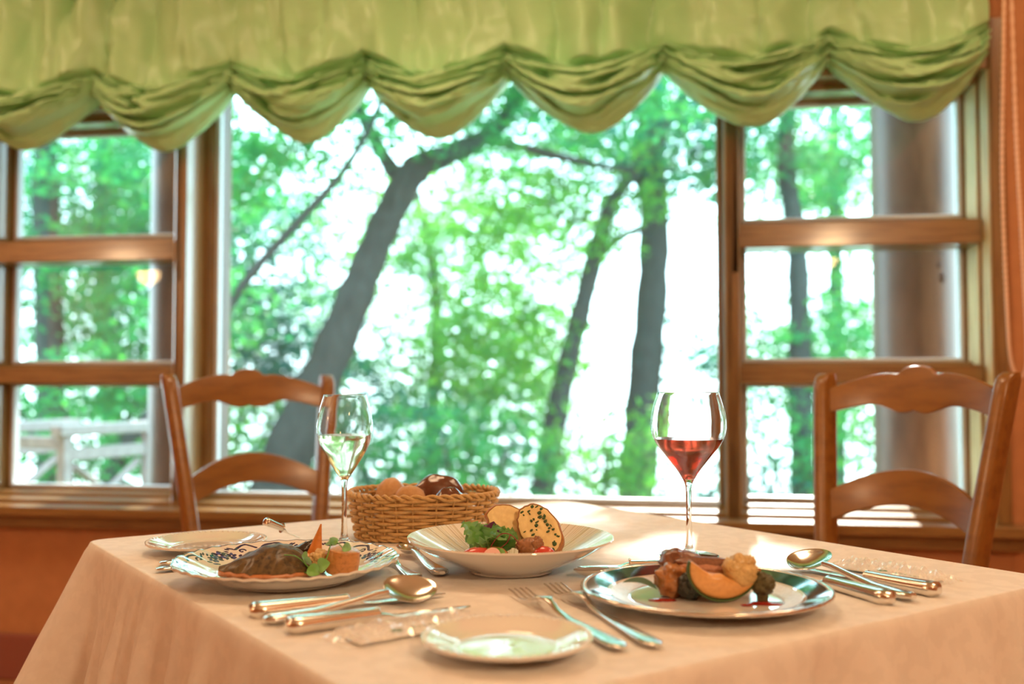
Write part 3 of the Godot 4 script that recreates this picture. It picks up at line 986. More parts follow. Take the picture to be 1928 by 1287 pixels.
# ---------------------------------------------------------------- tableware
func plate_profile(R: float, foot: float, h: float, well: float, th := 0.004) -> Array:
	# from the middle of the underside, out and over the rim, back to the middle of the top
	return smooth2([Vector2(0.00005, 0.0025), Vector2(foot * 0.93, 0.0025), Vector2(foot * 0.95, 0.0), Vector2(foot, 0.0), Vector2(foot * 1.02, 0.002)], 2) + \
		smooth2([Vector2(foot * 1.03, 0.0022), Vector2(lerpf(foot, R, 0.35), h * 0.30), Vector2(lerpf(foot, R, 0.75), h * 0.72), Vector2(R * 0.985, h - th * 0.75), Vector2(R, h - th * 0.35), Vector2(R * 0.997, h), Vector2(R * 0.985, h + 0.0002), Vector2(lerpf(well, R, 0.6), lerpf(0.007, h, 0.62)), Vector2(lerpf(well, R, 0.2), lerpf(0.006, h, 0.22)), Vector2(well, 0.0065), Vector2(well * 0.9, 0.0050), Vector2(well * 0.5, 0.0045), Vector2(0.00005, 0.0045)], 5)

func handle_rows(L: float, w0: float, w1: float, t0: float, t1: float, y: Callable) -> Array:
	var rows := []
	var xs := [0.0, 0.02, 0.06, 0.15, 0.4, 0.7, 0.9, 1.0]
	for s in xs:
		var r: float = lerpf(w0, w1, smoothstep(0.0, 0.9, s)) * (sqrt(minf(1.0, s * 14.0 + 0.12)))
		var t: float = lerpf(t0, t1, smoothstep(0.0, 0.9, s)) * (sqrt(minf(1.0, s * 14.0 + 0.2)))
		rows.append(ring(Vector3(s * L, y.call(s * L), 0), Vector3(0, 0, r), Vector3(0, t, 0), 14, 0.7))
	return rows

func knife(called: String, label: String, a: Vector3, b: Vector3, group := "", k := 1.0) -> void:
	var o := lay(called, label, "knife", a, b, group)
	var L := a.distance_to(b)
	var hl := L * 0.47
	var m := MB.new()
	loft(m, handle_rows(hl, 0.0095 * k, 0.0068 * k, 0.0062 * k, 0.0050 * k, func(x): return 0.0064))
	tube(m, [Vector3(hl * 0.975, 0.0064, 0), Vector3(hl * 1.0, 0.0064, 0), Vector3(hl * 1.02, 0.0064, 0)], [0.0072, 0.0076, 0.0062], 14)
	part(o, "handle", m, silver)
	m = MB.new()
	var rows := []
	for i in 13:
		var s := float(i) / 12.0
		var x := lerpf(hl * 1.0, L, s)
		var w := (0.0062 + 0.004 * sin(minf(s * 1.3, 1.0) * PI * 0.8)) * sqrt(maxf(0.0, 1.0 - pow(s, 5.0))) + 0.0004
		var zc := -0.002 * s * s
		var y := lerpf(0.0064, 0.0026, smoothstep(0.0, 0.25, s))
		var th := lerpf(0.0025, 0.0008, smoothstep(0.0, 0.2, s))
		rows.append(ring(Vector3(x, y, zc), Vector3(0, 0, w), Vector3(0, th, 0), 10))
	loft(m, rows)
	part(o, "blade", m, silver)

func fork(called: String, label: String, a: Vector3, b: Vector3, group := "") -> void:
	var o := lay(called, label, "fork", a, b, group)
	var L := a.distance_to(b)
	var yy := func(x: float) -> float:
		var s := x / L
		return 0.0028 + 0.010 * exp(-pow((s - 0.68) / 0.10, 2.0)) + 0.004 * smoothstep(0.85, 1.0, s)
	var m := MB.new()
	loft(m, handle_rows(L * 0.62, 0.0100, 0.0036, 0.0027, 0.0025, yy))
	part(o, "handle", m, silver)
	m = MB.new()
	var rows := []
	for i in 9:
		var s := float(i) / 8.0
		var x := L * lerpf(0.61, 0.76, s)
		rows.append(ring(Vector3(x, yy.call(x), 0), Vector3(0, 0, lerpf(0.0034, 0.0120, smoothstep(0.05, 0.9, s))), Vector3(0, 0.0014, 0), 12, 0.7))
	loft(m, rows)
	for t in 4:
		var z := (t - 1.5) * 0.0066
		var tr := []
		for i in 7:
			var s := float(i) / 6.0
			var x := L * lerpf(0.75, 1.0, s)
			tr.append(ring(Vector3(x, yy.call(x), z), Vector3(0, 0, lerpf(0.0021, 0.0010, s)), Vector3(0, lerpf(0.0013, 0.0008, s), 0), 8, 0.8))
		loft(m, tr)
	part(o, "tines", m, silver)

func spoon(called: String, label: String, a: Vector3, b: Vector3, group := "", bw := 0.020, rise := 0.012, tilt := 0.0) -> void:
	var o := lay(called, label, "spoon", a, b, group)
	var L := a.distance_to(b)
	var yy := func(x: float) -> float:
		var s := x / L
		return 0.0044 + rise * 0.85 * smoothstep(0.30, 0.68, s)
	var m := MB.new()
	loft(m, handle_rows(L * 0.70, 0.0110, 0.0040, 0.0042, 0.0030, yy))
	part(o, "handle", m, silver)
	# bowl: an oval dish, inner and outer skin
	m = MB.new()
	var bl := L * 0.31
	var cx := L - bl * 0.5
	var rowso := []
	for sgn in 2:
		for i in 9:
			var f := float(i) / 8.0
			var q := f if sgn == 0 else 1.0 - f
			var row := PackedVector3Array()
			for k in 32:
				var t := TAU * k / 32.0
				var egg := 1.0 - 0.16 * cos(t)
				var p := Vector3(cos(t) * bl * 0.5 * q, 0, sin(t) * bw * egg * q)
				var dep := 0.0085 * (1.0 - q * q)
				p.y = yy.call(L * 0.69) - dep + tilt * p.z
				row.append(Vector3(cx, 0, 0) + p + Vector3(0, 0.0012 if sgn == 1 else 0.0, 0))
			rowso.append(row)
	loft(m, rowso, true, false)
	part(o, "bowl", m, silver)

func lay(called: String, label: String, cat: String, a: Vector3, b: Vector3, group: String) -> Node3D:
	var d := b - a
	var x := d.normalized()
	var z := x.cross(Vector3.UP).normalized()
	var y := z.cross(x)
	return thing(called, label, cat, Transform3D(Basis(x, y, z), a), group)

func tp(x: float, z: float, y := 0.0) -> Vector3:
	return Vector3(x, TABLE + y, z)

func wine_glass(label: String, p: Vector3, outer: Array, level: float, wine: StandardMaterial3D) -> void:
	var o := thing("wine_glass", label, "glass", Transform3D(Basis(), p), "filled wine glasses")
	# outer: radius and height from the bowl bottom to the rim
	var th := 0.0011
	var foot := [Vector2(0.00005, 0.0), Vector2(0.030, 0.0), Vector2(0.0385, 0.0006), Vector2(0.0392, 0.0013), Vector2(0.0385, 0.0020), Vector2(0.026, 0.0032), Vector2(0.012, 0.0055), Vector2(0.0058, 0.012), Vector2(0.0042, 0.025), Vector2(0.0036, 0.05), Vector2(0.0038, 0.075)]
	var prof := smooth2(foot + outer, 4)
	var inner := []
	for i in range(outer.size() - 1, 0, -1):
		var q: Vector2 = outer[i]
		inner.append(Vector2(maxf(q.x - th, 0.0004), q.y + (0.0 if i > 2 else 0.003)))
	var r0: Vector2 = outer[outer.size() - 1]
	var rim := [r0 + Vector2(-th * 0.2, th * 0.5), r0 + Vector2(-th * 0.8, th * 0.5)]
	var bottom_y: float = inner[inner.size() - 1].y - 0.003
	inner.append(Vector2(0.00005, bottom_y))
	var ins := smooth2(inner, 4)
	var m := MB.new()
	lathe(m, prof + rim + ins, 72)
	part(o, "glass_body", m, glass)
	# wine: the inner wall, a hair outside it, up to its level
	var wp := []
	for q in ins:
		if q.y <= level:
			wp.append(Vector2(maxf(q.x + 0.0002, 0.00005), q.y))
	wp.reverse()
	wp[0] = Vector2(0.00005, wp[0].y)
	var edge: Vector2 = wp[wp.size() - 1]
	wp.append(Vector2(edge.x + 0.0, level))
	wp.append(Vector2(edge.x, level))
	wp.append(Vector2(0.00005, level))
	m = MB.new()
	lathe(m, wp, 72)
	part(o, "wine", m, wine)

func tableware() -> void:
	# bread plates
	for k in 2:
		var c: Vector3 = [tp(-0.004, -0.878), tp(-0.425, -1.40)][k]
		var R: float = [0.0745, 0.0815][k]
		var m := MB.new()
		lathe(m, plate_profile(R, 0.038, 0.015, R * 0.62), 80)
		var o := thing("bread_plate", ["empty white bread plate beside the crossed forks", "empty white bread plate under the butter knife"][k], "plate", Transform3D(Basis(), c), "bread plates")
		part(o, "dish", m, porcelain)
		m = MB.new()
		for b in 60:
			var t := TAU * b / 60.0
			blob(m, Vector3(cos(t) * R * 0.965, 0.01475, sin(t) * R * 0.965), Vector3(0.0022, 0.0009, 0.0022), 0.0, 1.0, 1, 8, 5)
		part(o, "embossed_rim", m, porcelain)
	# blue flowered plate
	var bc := tp(-0.268, -1.2)
	var blue := mat("painted porcelain", Color.WHITE, 0.05, {"clearcoat_enabled": true, "clearcoat": 1.0, "clearcoat_roughness": 0.015})
	blue.albedo_texture = ImageTexture.create_from_image(floral())
	var bm := MB.new()
	var R0 := 0.132
	var prof := plate_profile(R0, 0.078, 0.025, 0.086)
	lathe(bm, prof, 144, func(t, r, y, i):
		var f := smoothstep(0.085, R0, r)
		var lobe: float = 1.0 + 0.016 * f * (absf(cos(t * 6.0)) - 0.5)
		return Vector3(r * lobe * cos(t), y + f * 0.0007 * sin(t * 36.0) * (1.0 if i > 20 else 0.3), r * lobe * sin(t)), R0)
	# the underside stays unpainted
	var half := 0
	for k in bm.v.size():
		if k < 145 * 25:
			bm.uv[k].y = 0.02
	var bo := thing("flowered_plate", "scalloped white dinner plate with blue flower border holding fish", "plate", Transform3D(Basis(), bc))
	part(bo, "dish", bm, blue)
	# wide white bowl
	var wc := tp(-0.002, -1.255)
	var bowl_out := smooth2([Vector2(0.00005, 0.003), Vector2(0.045, 0.003), Vector2(0.047, 0.0), Vector2(0.052, 0.0), Vector2(0.055, 0.003), Vector2(0.080, 0.014), Vector2(0.105, 0.026), Vector2(0.126, 0.0385), Vector2(0.1285, 0.0405)], 5)
	var bowl_in := smooth2([Vector2(0.1280, 0.0418), Vector2(0.1255, 0.0415), Vector2(0.104, 0.030), Vector2(0.080, 0.0185), Vector2(0.060, 0.0105), Vector2(0.040, 0.0075), Vector2(0.00005, 0.0068)], 5)
	var wb := mat("striped bowl glaze", lin(0.80, 0.78, 0.72), 0.12, {"clearcoat_enabled": true, "clearcoat": 0.6, "clearcoat_roughness": 0.08})
	var im := Image.create(2048, 16, false, Image.FORMAT_RGB8)
	var im2 := Image.create(2048, 16, false, Image.FORMAT_RGB8)
	var rng := RandomNumberGenerator.new()
	rng.seed = 5
	im.fill(Color(1, 1, 1))
	im2.fill(Color(0.5, 0.5, 0.5))
	for k in 240:
		var x := rng.randi_range(0, 2044)
		var w := rng.randi_range(2, 4)
		var c := rng.randf_range(0.80, 0.95)
		im.fill_rect(Rect2i(x, 0, w, 16), Color(c, c * 0.97, c * 0.90))
		im2.fill_rect(Rect2i(x, 0, w, 16), Color(0.2, 0.2, 0.2))
	wb.albedo_texture = ImageTexture.create_from_image(im)
	relief(wb, ImageTexture.create_from_image(im2), 0.03)
	var wo := thing("salad_bowl", "wide white bowl with fine ribbed inside holding salad", "bowl", Transform3D(Basis(), wc))
	var m1 := MB.new()
	lathe(m1, bowl_out + bowl_in.slice(0, 2), 96)
	part(wo, "outside", m1, porcelain)
	m1 = MB.new()
	lathe(m1, bowl_in.slice(1), 96)
	part(wo, "ribbed_inside", m1, wb)
	# dark rimmed plate
	var dc := tp(0.205, -1.07)
	var dark := thing("dark_rimmed_plate", "large dinner plate with dark mirror rim and silver edge holding meat", "plate", Transform3D(Basis(), dc))
	var dp := plate_profile(0.130, 0.075, 0.018, 0.084)
	var dm := MB.new()
	lathe(dm, dp, 96)
	part(dark, "dish", dm, porcelain)
	var top := dp.slice(dp.size() - 40)
	var band := []
	var inner := []
	for q in dp.slice(24):
		if q.y > 0.004 and q.x > 0.103 and q.x < 0.1275:
			band.append(q + Vector2(0, 0.00035))
		if q.y > 0.0045 and q.x <= 0.103 and q.x > 0.080:
			inner.append(q + Vector2(0, 0.0003))
	inner = inner.filter(func(q): return q.y > 0.0060 + maxf(0.0, q.x - 0.084) / 0.046 * 0.0085 - 0.0006)
	# keep only the upper skin
	band = band.filter(func(q): return q.y > 0.0065 + (q.x - 0.084) / 0.046 * 0.0085 - 0.0006)
	dm = MB.new()
	lathe(dm, band, 96)
	part(dark, "dark_rim", dm, mat("dark lustre", lin(0.20, 0.23, 0.25), 0.07, {"metallic": 0.85}))
	dm = MB.new()
	lathe(dm, inner, 96)
	part(dark, "crackled_ring", dm, relief(grained(mat("crackled glaze", lin(0.85, 0.84, 0.82), 0.25), noise_tex(81, 0.06, [[0.0, lin(0.8, 0.8, 0.8)], [1.0, lin(1, 1, 1)]], 256), Vector3(12, 12, 12)), noise_tex(82, 0.08, [], 256), 0.05))
	dm = MB.new()
	var pts := []
	for k in 120:
		var t := TAU * k / 120.0
		pts.append(Vector3(cos(t) * 0.1296, 0.0168, sin(t) * 0.1296))
	var rr := []
	for k in 120:
		rr.append(0.0019 + 0.0006 * (k % 2))
	tube(dm, pts, rr, 8, true)
	part(dark, "silver_edge", dm, silver)
	# glasses
	var red_wine := mat("rose red wine", lin(0.50, 0.045, 0.02, 0.0), 0.16, {"refraction_enabled": true, "refraction_scale": 0.034, "transparency": BaseMaterial3D.TRANSPARENCY_ALPHA})
	var white_wine := mat("white wine", lin(0.93, 0.90, 0.62, 0.0), 0.16, {"refraction_enabled": true, "refraction_scale": 0.034, "transparency": BaseMaterial3D.TRANSPARENCY_ALPHA})
	wine_glass("round bowled wine glass half full of red wine", tp(0.238, -1.352), [Vector2(0.0045, 0.094), Vector2(0.0085, 0.104), Vector2(0.0165, 0.117), Vector2(0.030, 0.134), Vector2(0.0425, 0.150), Vector2(0.0495, 0.165), Vector2(0.0508, 0.180), Vector2(0.0475, 0.200), Vector2(0.0415, 0.2195)], 0.158, red_wine)
	wine_glass("slim tulip wine glass half full of white wine", tp(-0.241, -1.443), [Vector2(0.0045, 0.091), Vector2(0.0085, 0.099), Vector2(0.0150, 0.109), Vector2(0.0245, 0.124), Vector2(0.0345, 0.142), Vector2(0.0395, 0.158), Vector2(0.0405, 0.170), Vector2(0.0370, 0.193), Vector2(0.0305, 0.2155)], 0.158, white_wine)
	# cutlery
	knife("table_knife", "heavy silver knife lying next to the flowered plate", tp(-0.262, -1.005), tp(-0.072, -1.104), "knives of the near setting", 1.4)
	spoon("soup_spoon", "large silver spoon between two knives near the flowered plate", tp(-0.240, -0.976), tp(-0.083, -1.092, 0.002), "", 0.023, 0.010, -0.42)
	knife("table_knife", "silver knife with its blade under the clear packet", tp(-0.212, -0.945), tp(-0.042, -1.041), "", 1.35)
	fork("table_fork", "silver fork lying under the edge of the bread plate", tp(-0.451, -1.287), tp(-0.279, -1.425))
	fork("table_fork", "silver fork between flowered plate and bread plate", tp(-0.440, -1.244), tp(-0.268, -1.382))
	knife("butter_knife", "butter knife resting on the bread plate edge with handle raised", tp(-0.355, -1.432, 0.030), tp(-0.400, -1.322, 0.016).lerp(tp(-0.31, -1.47, 0.003), 1.0), "", 0.95)
	fork("table_fork", "silver fork with its handle next to the bread plate", tp(0.096, -0.880), tp(0.006, -1.112))
	fork("table_fork", "silver fork lying between the other fork and the dark rimmed plate", tp(0.128, -0.888), tp(0.046, -1.140))
	knife("table_knife", "silver knife tucked close beside the dark rimmed plate", tp(0.399, -1.059), tp(0.318, -1.25), "", 1.35)
	knife("table_knife", "silver knife lying against the clear packet by the golden spoon", tp(0.468, -1.103), tp(0.358, -1.268), "", 1.35)
	spoon("soup_spoon", "silver spoon with raised golden reflecting bowl near the dark rimmed plate", tp(0.430, -1.078), tp(0.354, -1.276, 0.003), "", 0.023, 0.010, 0.42)
	spoon("dessert_spoon", "small silver spoon lying between bread basket and salad bowl", tp(-0.084, -1.213), tp(-0.150, -1.385), "", 0.016, 0.008)
	fork("dessert_fork", "small silver fork lying beside the small spoon", tp(-0.114, -1.194), tp(-0.170, -1.330))
	knife("dessert_knife", "small silver knife tip showing behind the dark rimmed plate", tp(0.205, -1.262), tp(0.082, -1.262), "", 0.8)
	spoon("dessert_spoon", "small silver spoon lying behind the dark rimmed plate", tp(0.215, -1.232), tp(0.074, -1.212), "", 0.011, 0.004)
	# clear packets
	packet(tp(-0.098, -0.944, 0.0015), 38.0, "clear plastic packet between knife blade and bread plate")
	packet(tp(0.460, -1.222, 0.001), -56.0, "clear plastic packet with green print beside the silver spoon")
	basket()

func packet(c: Vector3, yaw: float, label: String) -> void:
	var o := thing("towel_packet", label, "packet", at(c, yaw))
	var film := mat("clear film", Color(1, 1, 1, 0.16), 0.05, {"transparency": BaseMaterial3D.TRANSPARENCY_ALPHA})
	var n := noise(91, 22.0, 3)
	var rows := []
	for i in 41:
		var row := PackedVector3Array()
		for j in 17:
			var x := lerpf(-0.078, 0.078, i / 40.0)
			var z := lerpf(-0.027, 0.027, j / 16.0)
			var e := (1.0 - pow(absf(x / 0.078), 6.0)) * (1.0 - pow(absf(z / 0.027), 4.0))
			row.append(Vector3(x, 0.002 + 0.008 * e + 0.009 * n.get_noise_2d(x * 5.0, z * 7.0) * (0.3 + e), z))
		rows.append(row)
	var m := MB.new()
	loft(m, rows, false, false)
	part(o, "film", m, film, true)
	m = MB.new()
	cbox(m, Vector3(-0.060, 0.0, -0.018), Vector3(0.060, 0.0025, 0.018), 0.001)
	part(o, "towel", m, mat("paper towel", lin(0.78, 0.76, 0.72), 0.9), true)
	# printed leaf mark and a row of small dashes
	var ink := mat("green print", lin(0.02, 0.22, 0.08), 0.6)
	m = MB.new()
	for k in 5:
		var t := TAU * k / 5.0
		blob(m, Vector3(-0.012 + cos(t) * 0.004, 0.0027, sin(t) * 0.004), Vector3(0.0032, 0.0002, 0.0022), 0.0, 1.0, 1, 8, 4)
	for k in 6:
		cbox(m, Vector3(0.006 + k * 0.006, 0.0025, -0.002), Vector3(0.0095 + k * 0.006, 0.0027, 0.001), 0.0)
	part(o, "green_print", m, ink)

func floral() -> Image:
	var wdt := 2048
	var hgt := 384
	var im := Image.create(wdt, hgt, false, Image.FORMAT_RGB8)
	var white := lin(0.82, 0.80, 0.76)
	var navy := lin(0.015, 0.025, 0.12)
	var soft := lin(0.07, 0.12, 0.32)
	im.fill(white)
	var R := 0.132
	var sy := hgt / R
	var dot := func(ang: float, r: float, rx: float, ry: float, rot: float, c: Color):
		var sx := wdt / (TAU * r)
		var px := ang / TAU * wdt
		var py := r * sy
		var rm := maxf(rx, ry)
		for y in range(int(py - rm * sy) - 1, int(py + rm * sy) + 2):
			if y < 0 or y >= hgt:
				continue
			for x in range(int(px - rm * sx) - 1, int(px + rm * sx) + 2):
				var dx := (x - px) / sx
				var dy := (y - py) / sy
				var u := dx * cos(rot) + dy * sin(rot)
				var v := -dx * sin(rot) + dy * cos(rot)
				if u * u / (rx * rx) + v * v / (ry * ry) < 1.0:
					im.set_pixel(posmod(x, wdt), y, c)
	for k in 6:
		var a := TAU * (k + 0.5) / 6.0
		# spray of flowers
		for f in [[0.0, 0.112, 1.0], [-0.14, 0.108, 0.75], [0.14, 0.108, 0.75]]:
			var ca: float = a + f[0]
			for p in 6:
				var t := TAU * p / 6.0
				dot.call(ca + cos(t) * 0.0056 * f[2] / 0.11, f[1] + sin(t) * 0.0056 * f[2], 0.0040 * f[2], 0.0026 * f[2], t, navy if p % 2 == 0 else soft)
			dot.call(ca, f[1], 0.0014, 0.0014, 0.0, white)
		for s in [-1.0, 1.0]:
			for j in 7:
				var t2 := 0.05 + 0.032 * j
				dot.call(a + s * t2, 0.1035 + 0.006 * sin(j * 1.1), 0.0036, 0.0016, s * 0.6, soft if j % 2 else navy)
				dot.call(a + s * t2 * 0.9, 0.1185 - 0.004 * sin(j * 1.0), 0.0032, 0.0014, -s * 0.7, navy)
			# scroll towards the edge
			for j in 46:
				var q := j / 45.0
				dot.call(a + s * (0.25 + 0.24 * q), 0.119 + 0.007 * sin(q * PI), 0.0018 + 0.0008 * sin(q * PI), 0.0015, 0.0, navy)
			for j in 26:
				var q2 := j / 25.0 * 5.0
				dot.call(a + s * (0.31 + (0.045 - 0.007 * q2) * cos(q2)), 0.1145 + (0.005 - 0.0008 * q2) * sin(q2), 0.0013, 0.0013, 0.0, navy)
	for j in 800:
		dot.call(TAU * j / 800.0, 0.1305, 0.0008, 0.0006, 0.0, navy)
	return im

func basket() -> void:
	var straw := grained(mat("wicker", lin(0.70, 0.46, 0.19), 0.5), noise_tex(92, 0.05, [[0.0, lin(0.72, 0.66, 0.6)], [1.0, lin(1, 1, 1)]], 128), Vector3(30, 30, 30))
	var c := tp(-0.135, -1.535)
	var o := thing("bread_basket", "oval woven wicker basket holding bread rolls", "basket", at(c, 6.0))
	var h := 0.060
	var stakes := 30
	var wall := func(t: float, y: float, off: float) -> Vector3:
		var f := y / h
		var a := lerpf(0.100, 0.111, f) + off
		var b := lerpf(0.072, 0.084, f) + off
		var x := cos(t)
		var z := sin(t)
		x = signf(x) * pow(absf(x), 0.82)
		z = signf(z) * pow(absf(z), 0.82)
		return Vector3(a * x, y + 0.003, b * z)
	for k in stakes:
		var t := TAU * k / stakes
		var m := MB.new()
		tube(m, [wall.call(t, 0.0, 0.0), wall.call(t, h * 0.5, 0.0), wall.call(t, h, 0.0)], 0.0015, 5)
		part(o, "stake", m, straw)
	var rowsn := 11
	for r in rowsn:
		var y := 0.004 + (h - 0.006) * r / (rowsn - 1)
		var pts := []
		var n := stakes * 5
		for k in n:
			var s := float(k) / 5.0
			var t := TAU * s / stakes
			pts.append(wall.call(t, y + 0.0009 * sin(s * 0.7 + r), 0.0036 * cos(PI * s) * (1.0 if r % 2 == 0 else -1.0)))
		var m := MB.new()
		tube(m, pts, 0.00255, 7, true)
		part(o, "weaver", m, straw)
	for q in 4:
		var pts := []
		for k in 300:
			var t := TAU * k / 300.0
			var ph := t * (24.0 if q < 2 else 19.0) + PI * (q % 2)
			var p: Vector3 = wall.call(t, h + 0.003 if q < 2 else 0.0008, 0.0030 * cos(ph))
			pts.append(p + Vector3(0, 0.0028 * sin(ph) if q < 2 else 0.0016 * sin(ph), 0))
		var m := MB.new()
		tube(m, pts, 0.0026 if q < 2 else 0.0022, 6, true)
		part(o, "rim_braid" if q < 2 else "foot_braid", m, straw)
	var bm := MB.new()
	lathe(bm, [Vector2(0.00005, 0.001), Vector2(1, 0.001), Vector2(1, 0.0012), Vector2(1, 0.003), Vector2(1, 0.0032), Vector2(0.00005, 0.0032)], 64, func(t, r, y, i):
		var p: Vector3 = wall.call(t, 0.0, -0.001)
		return Vector3(p.x * r, y, p.z * r))
	part(o, "base", bm, straw)
	# rolls
	var crust := grained(mat("dark crust", lin(0.17, 0.055, 0.025), 0.22, {"clearcoat_enabled": true, "clearcoat": 0.5, "clearcoat_roughness": 0.18}), noise_tex(93, 0.03, [[0.0, lin(0.55, 0.5, 0.45)], [1.0, lin(1, 1, 1)]], 256), Vector3(12, 12, 12))
	var pale := grained(mat("pale crust", lin(0.62, 0.36, 0.16), 0.5), noise_tex(94, 0.03, [[0.0, lin(0.75, 0.68, 0.6)], [1.0, lin(1, 1, 1)]], 256), Vector3(14, 14, 14))
	var rl := [["large dark glossy bread roll on top in the basket", Vector3(-0.112, 0.0485, -1.557), Vector3(0.041, 0.0430, 0.027), crust, 11, 0.10],
		["small dark glossy bread roll tucked below the large one", Vector3(-0.094, 0.040, -1.501), Vector3(0.029, 0.036, 0.0195), crust, 12, 0.12],
		["pale round bread roll against the basket end", Vector3(-0.187, 0.0445, -1.556), Vector3(0.026, 0.0410, 0.026), pale, 13, 0.06],
		["pale bread roll overlapping the other pale roll", Vector3(-0.153, 0.0420, -1.508), Vector3(0.0265, 0.0370, 0.0185), pale, 14, 0.06]]
	for q in rl:
		var m := MB.new()
		blob(m, Vector3.ZERO, q[2], q[5], 1.1, q[4], 36, 24, 0.92)
		single("bread_roll", q[0], "bread", m, q[3], at(q[1] + Vector3(0, TABLE, 0), [8.0, -12.0, 0.0, 5.0][q[4] - 11]), "bread rolls in the basket")

# ---------------------------------------------------------------- food
func leaf_sheet(m: MB, L: float, w: float, curl: float, fold := 0.3, ruffle := 0.0, xf := Transform3D()) -> void:
	var rows := []
	for i in 13:
		var s := i / 12.0
		var row := PackedVector3Array()
		var ww := w * pow(sin(PI * pow(clampf(s, 0.0, 1.0), 0.75)), 0.7) + 0.0003
		for j in 7:
			var t := (j - 3) / 3.0
			var z := t * ww
			var y := curl * sin(PI * 0.9 * s) + fold * absf(z) + ruffle * absf(t) * sin(s * 26.0 + t * 5.0)
			row.append(xf * Vector3(s * L, y, z))
		rows.append(row)
	loft(m, rows, false, false)

func floret(m: MB, c: Vector3, r: float, sd: int, n := 14) -> void:
	var rng := RandomNumberGenerator.new()
	rng.seed = sd
	blob(m, c, Vector3(r * 0.85, r * 0.75, r * 0.85), 0.25, 2.5, sd, 20, 12)
	for k in n:
		var d := Vector3(rng.randfn(), absf(rng.randfn()) * 0.8 + 0.05, rng.randfn()).normalized()
		blob(m, c + d * r * 0.68, Vector3.ONE * r * rng.randf_range(0.30, 0.42), 0.45, 4.0, sd + k, 14, 9)

func food_mat(called: String, c: Color, rough: float, sd: int, lo := 0.6, scale := 40.0, coat := 0.3) -> StandardMaterial3D:
	var m := mat(called, c, rough, {"clearcoat_enabled": coat > 0.0, "clearcoat": coat, "clearcoat_roughness": 0.2})
	return grained(m, noise_tex(sd, 0.035, [[0.0, lin(lo, lo * 0.92, lo * 0.85)], [0.5, lin(0.9, 0.88, 0.86)], [1.0, lin(1, 1, 1)]], 128), Vector3.ONE * scale)

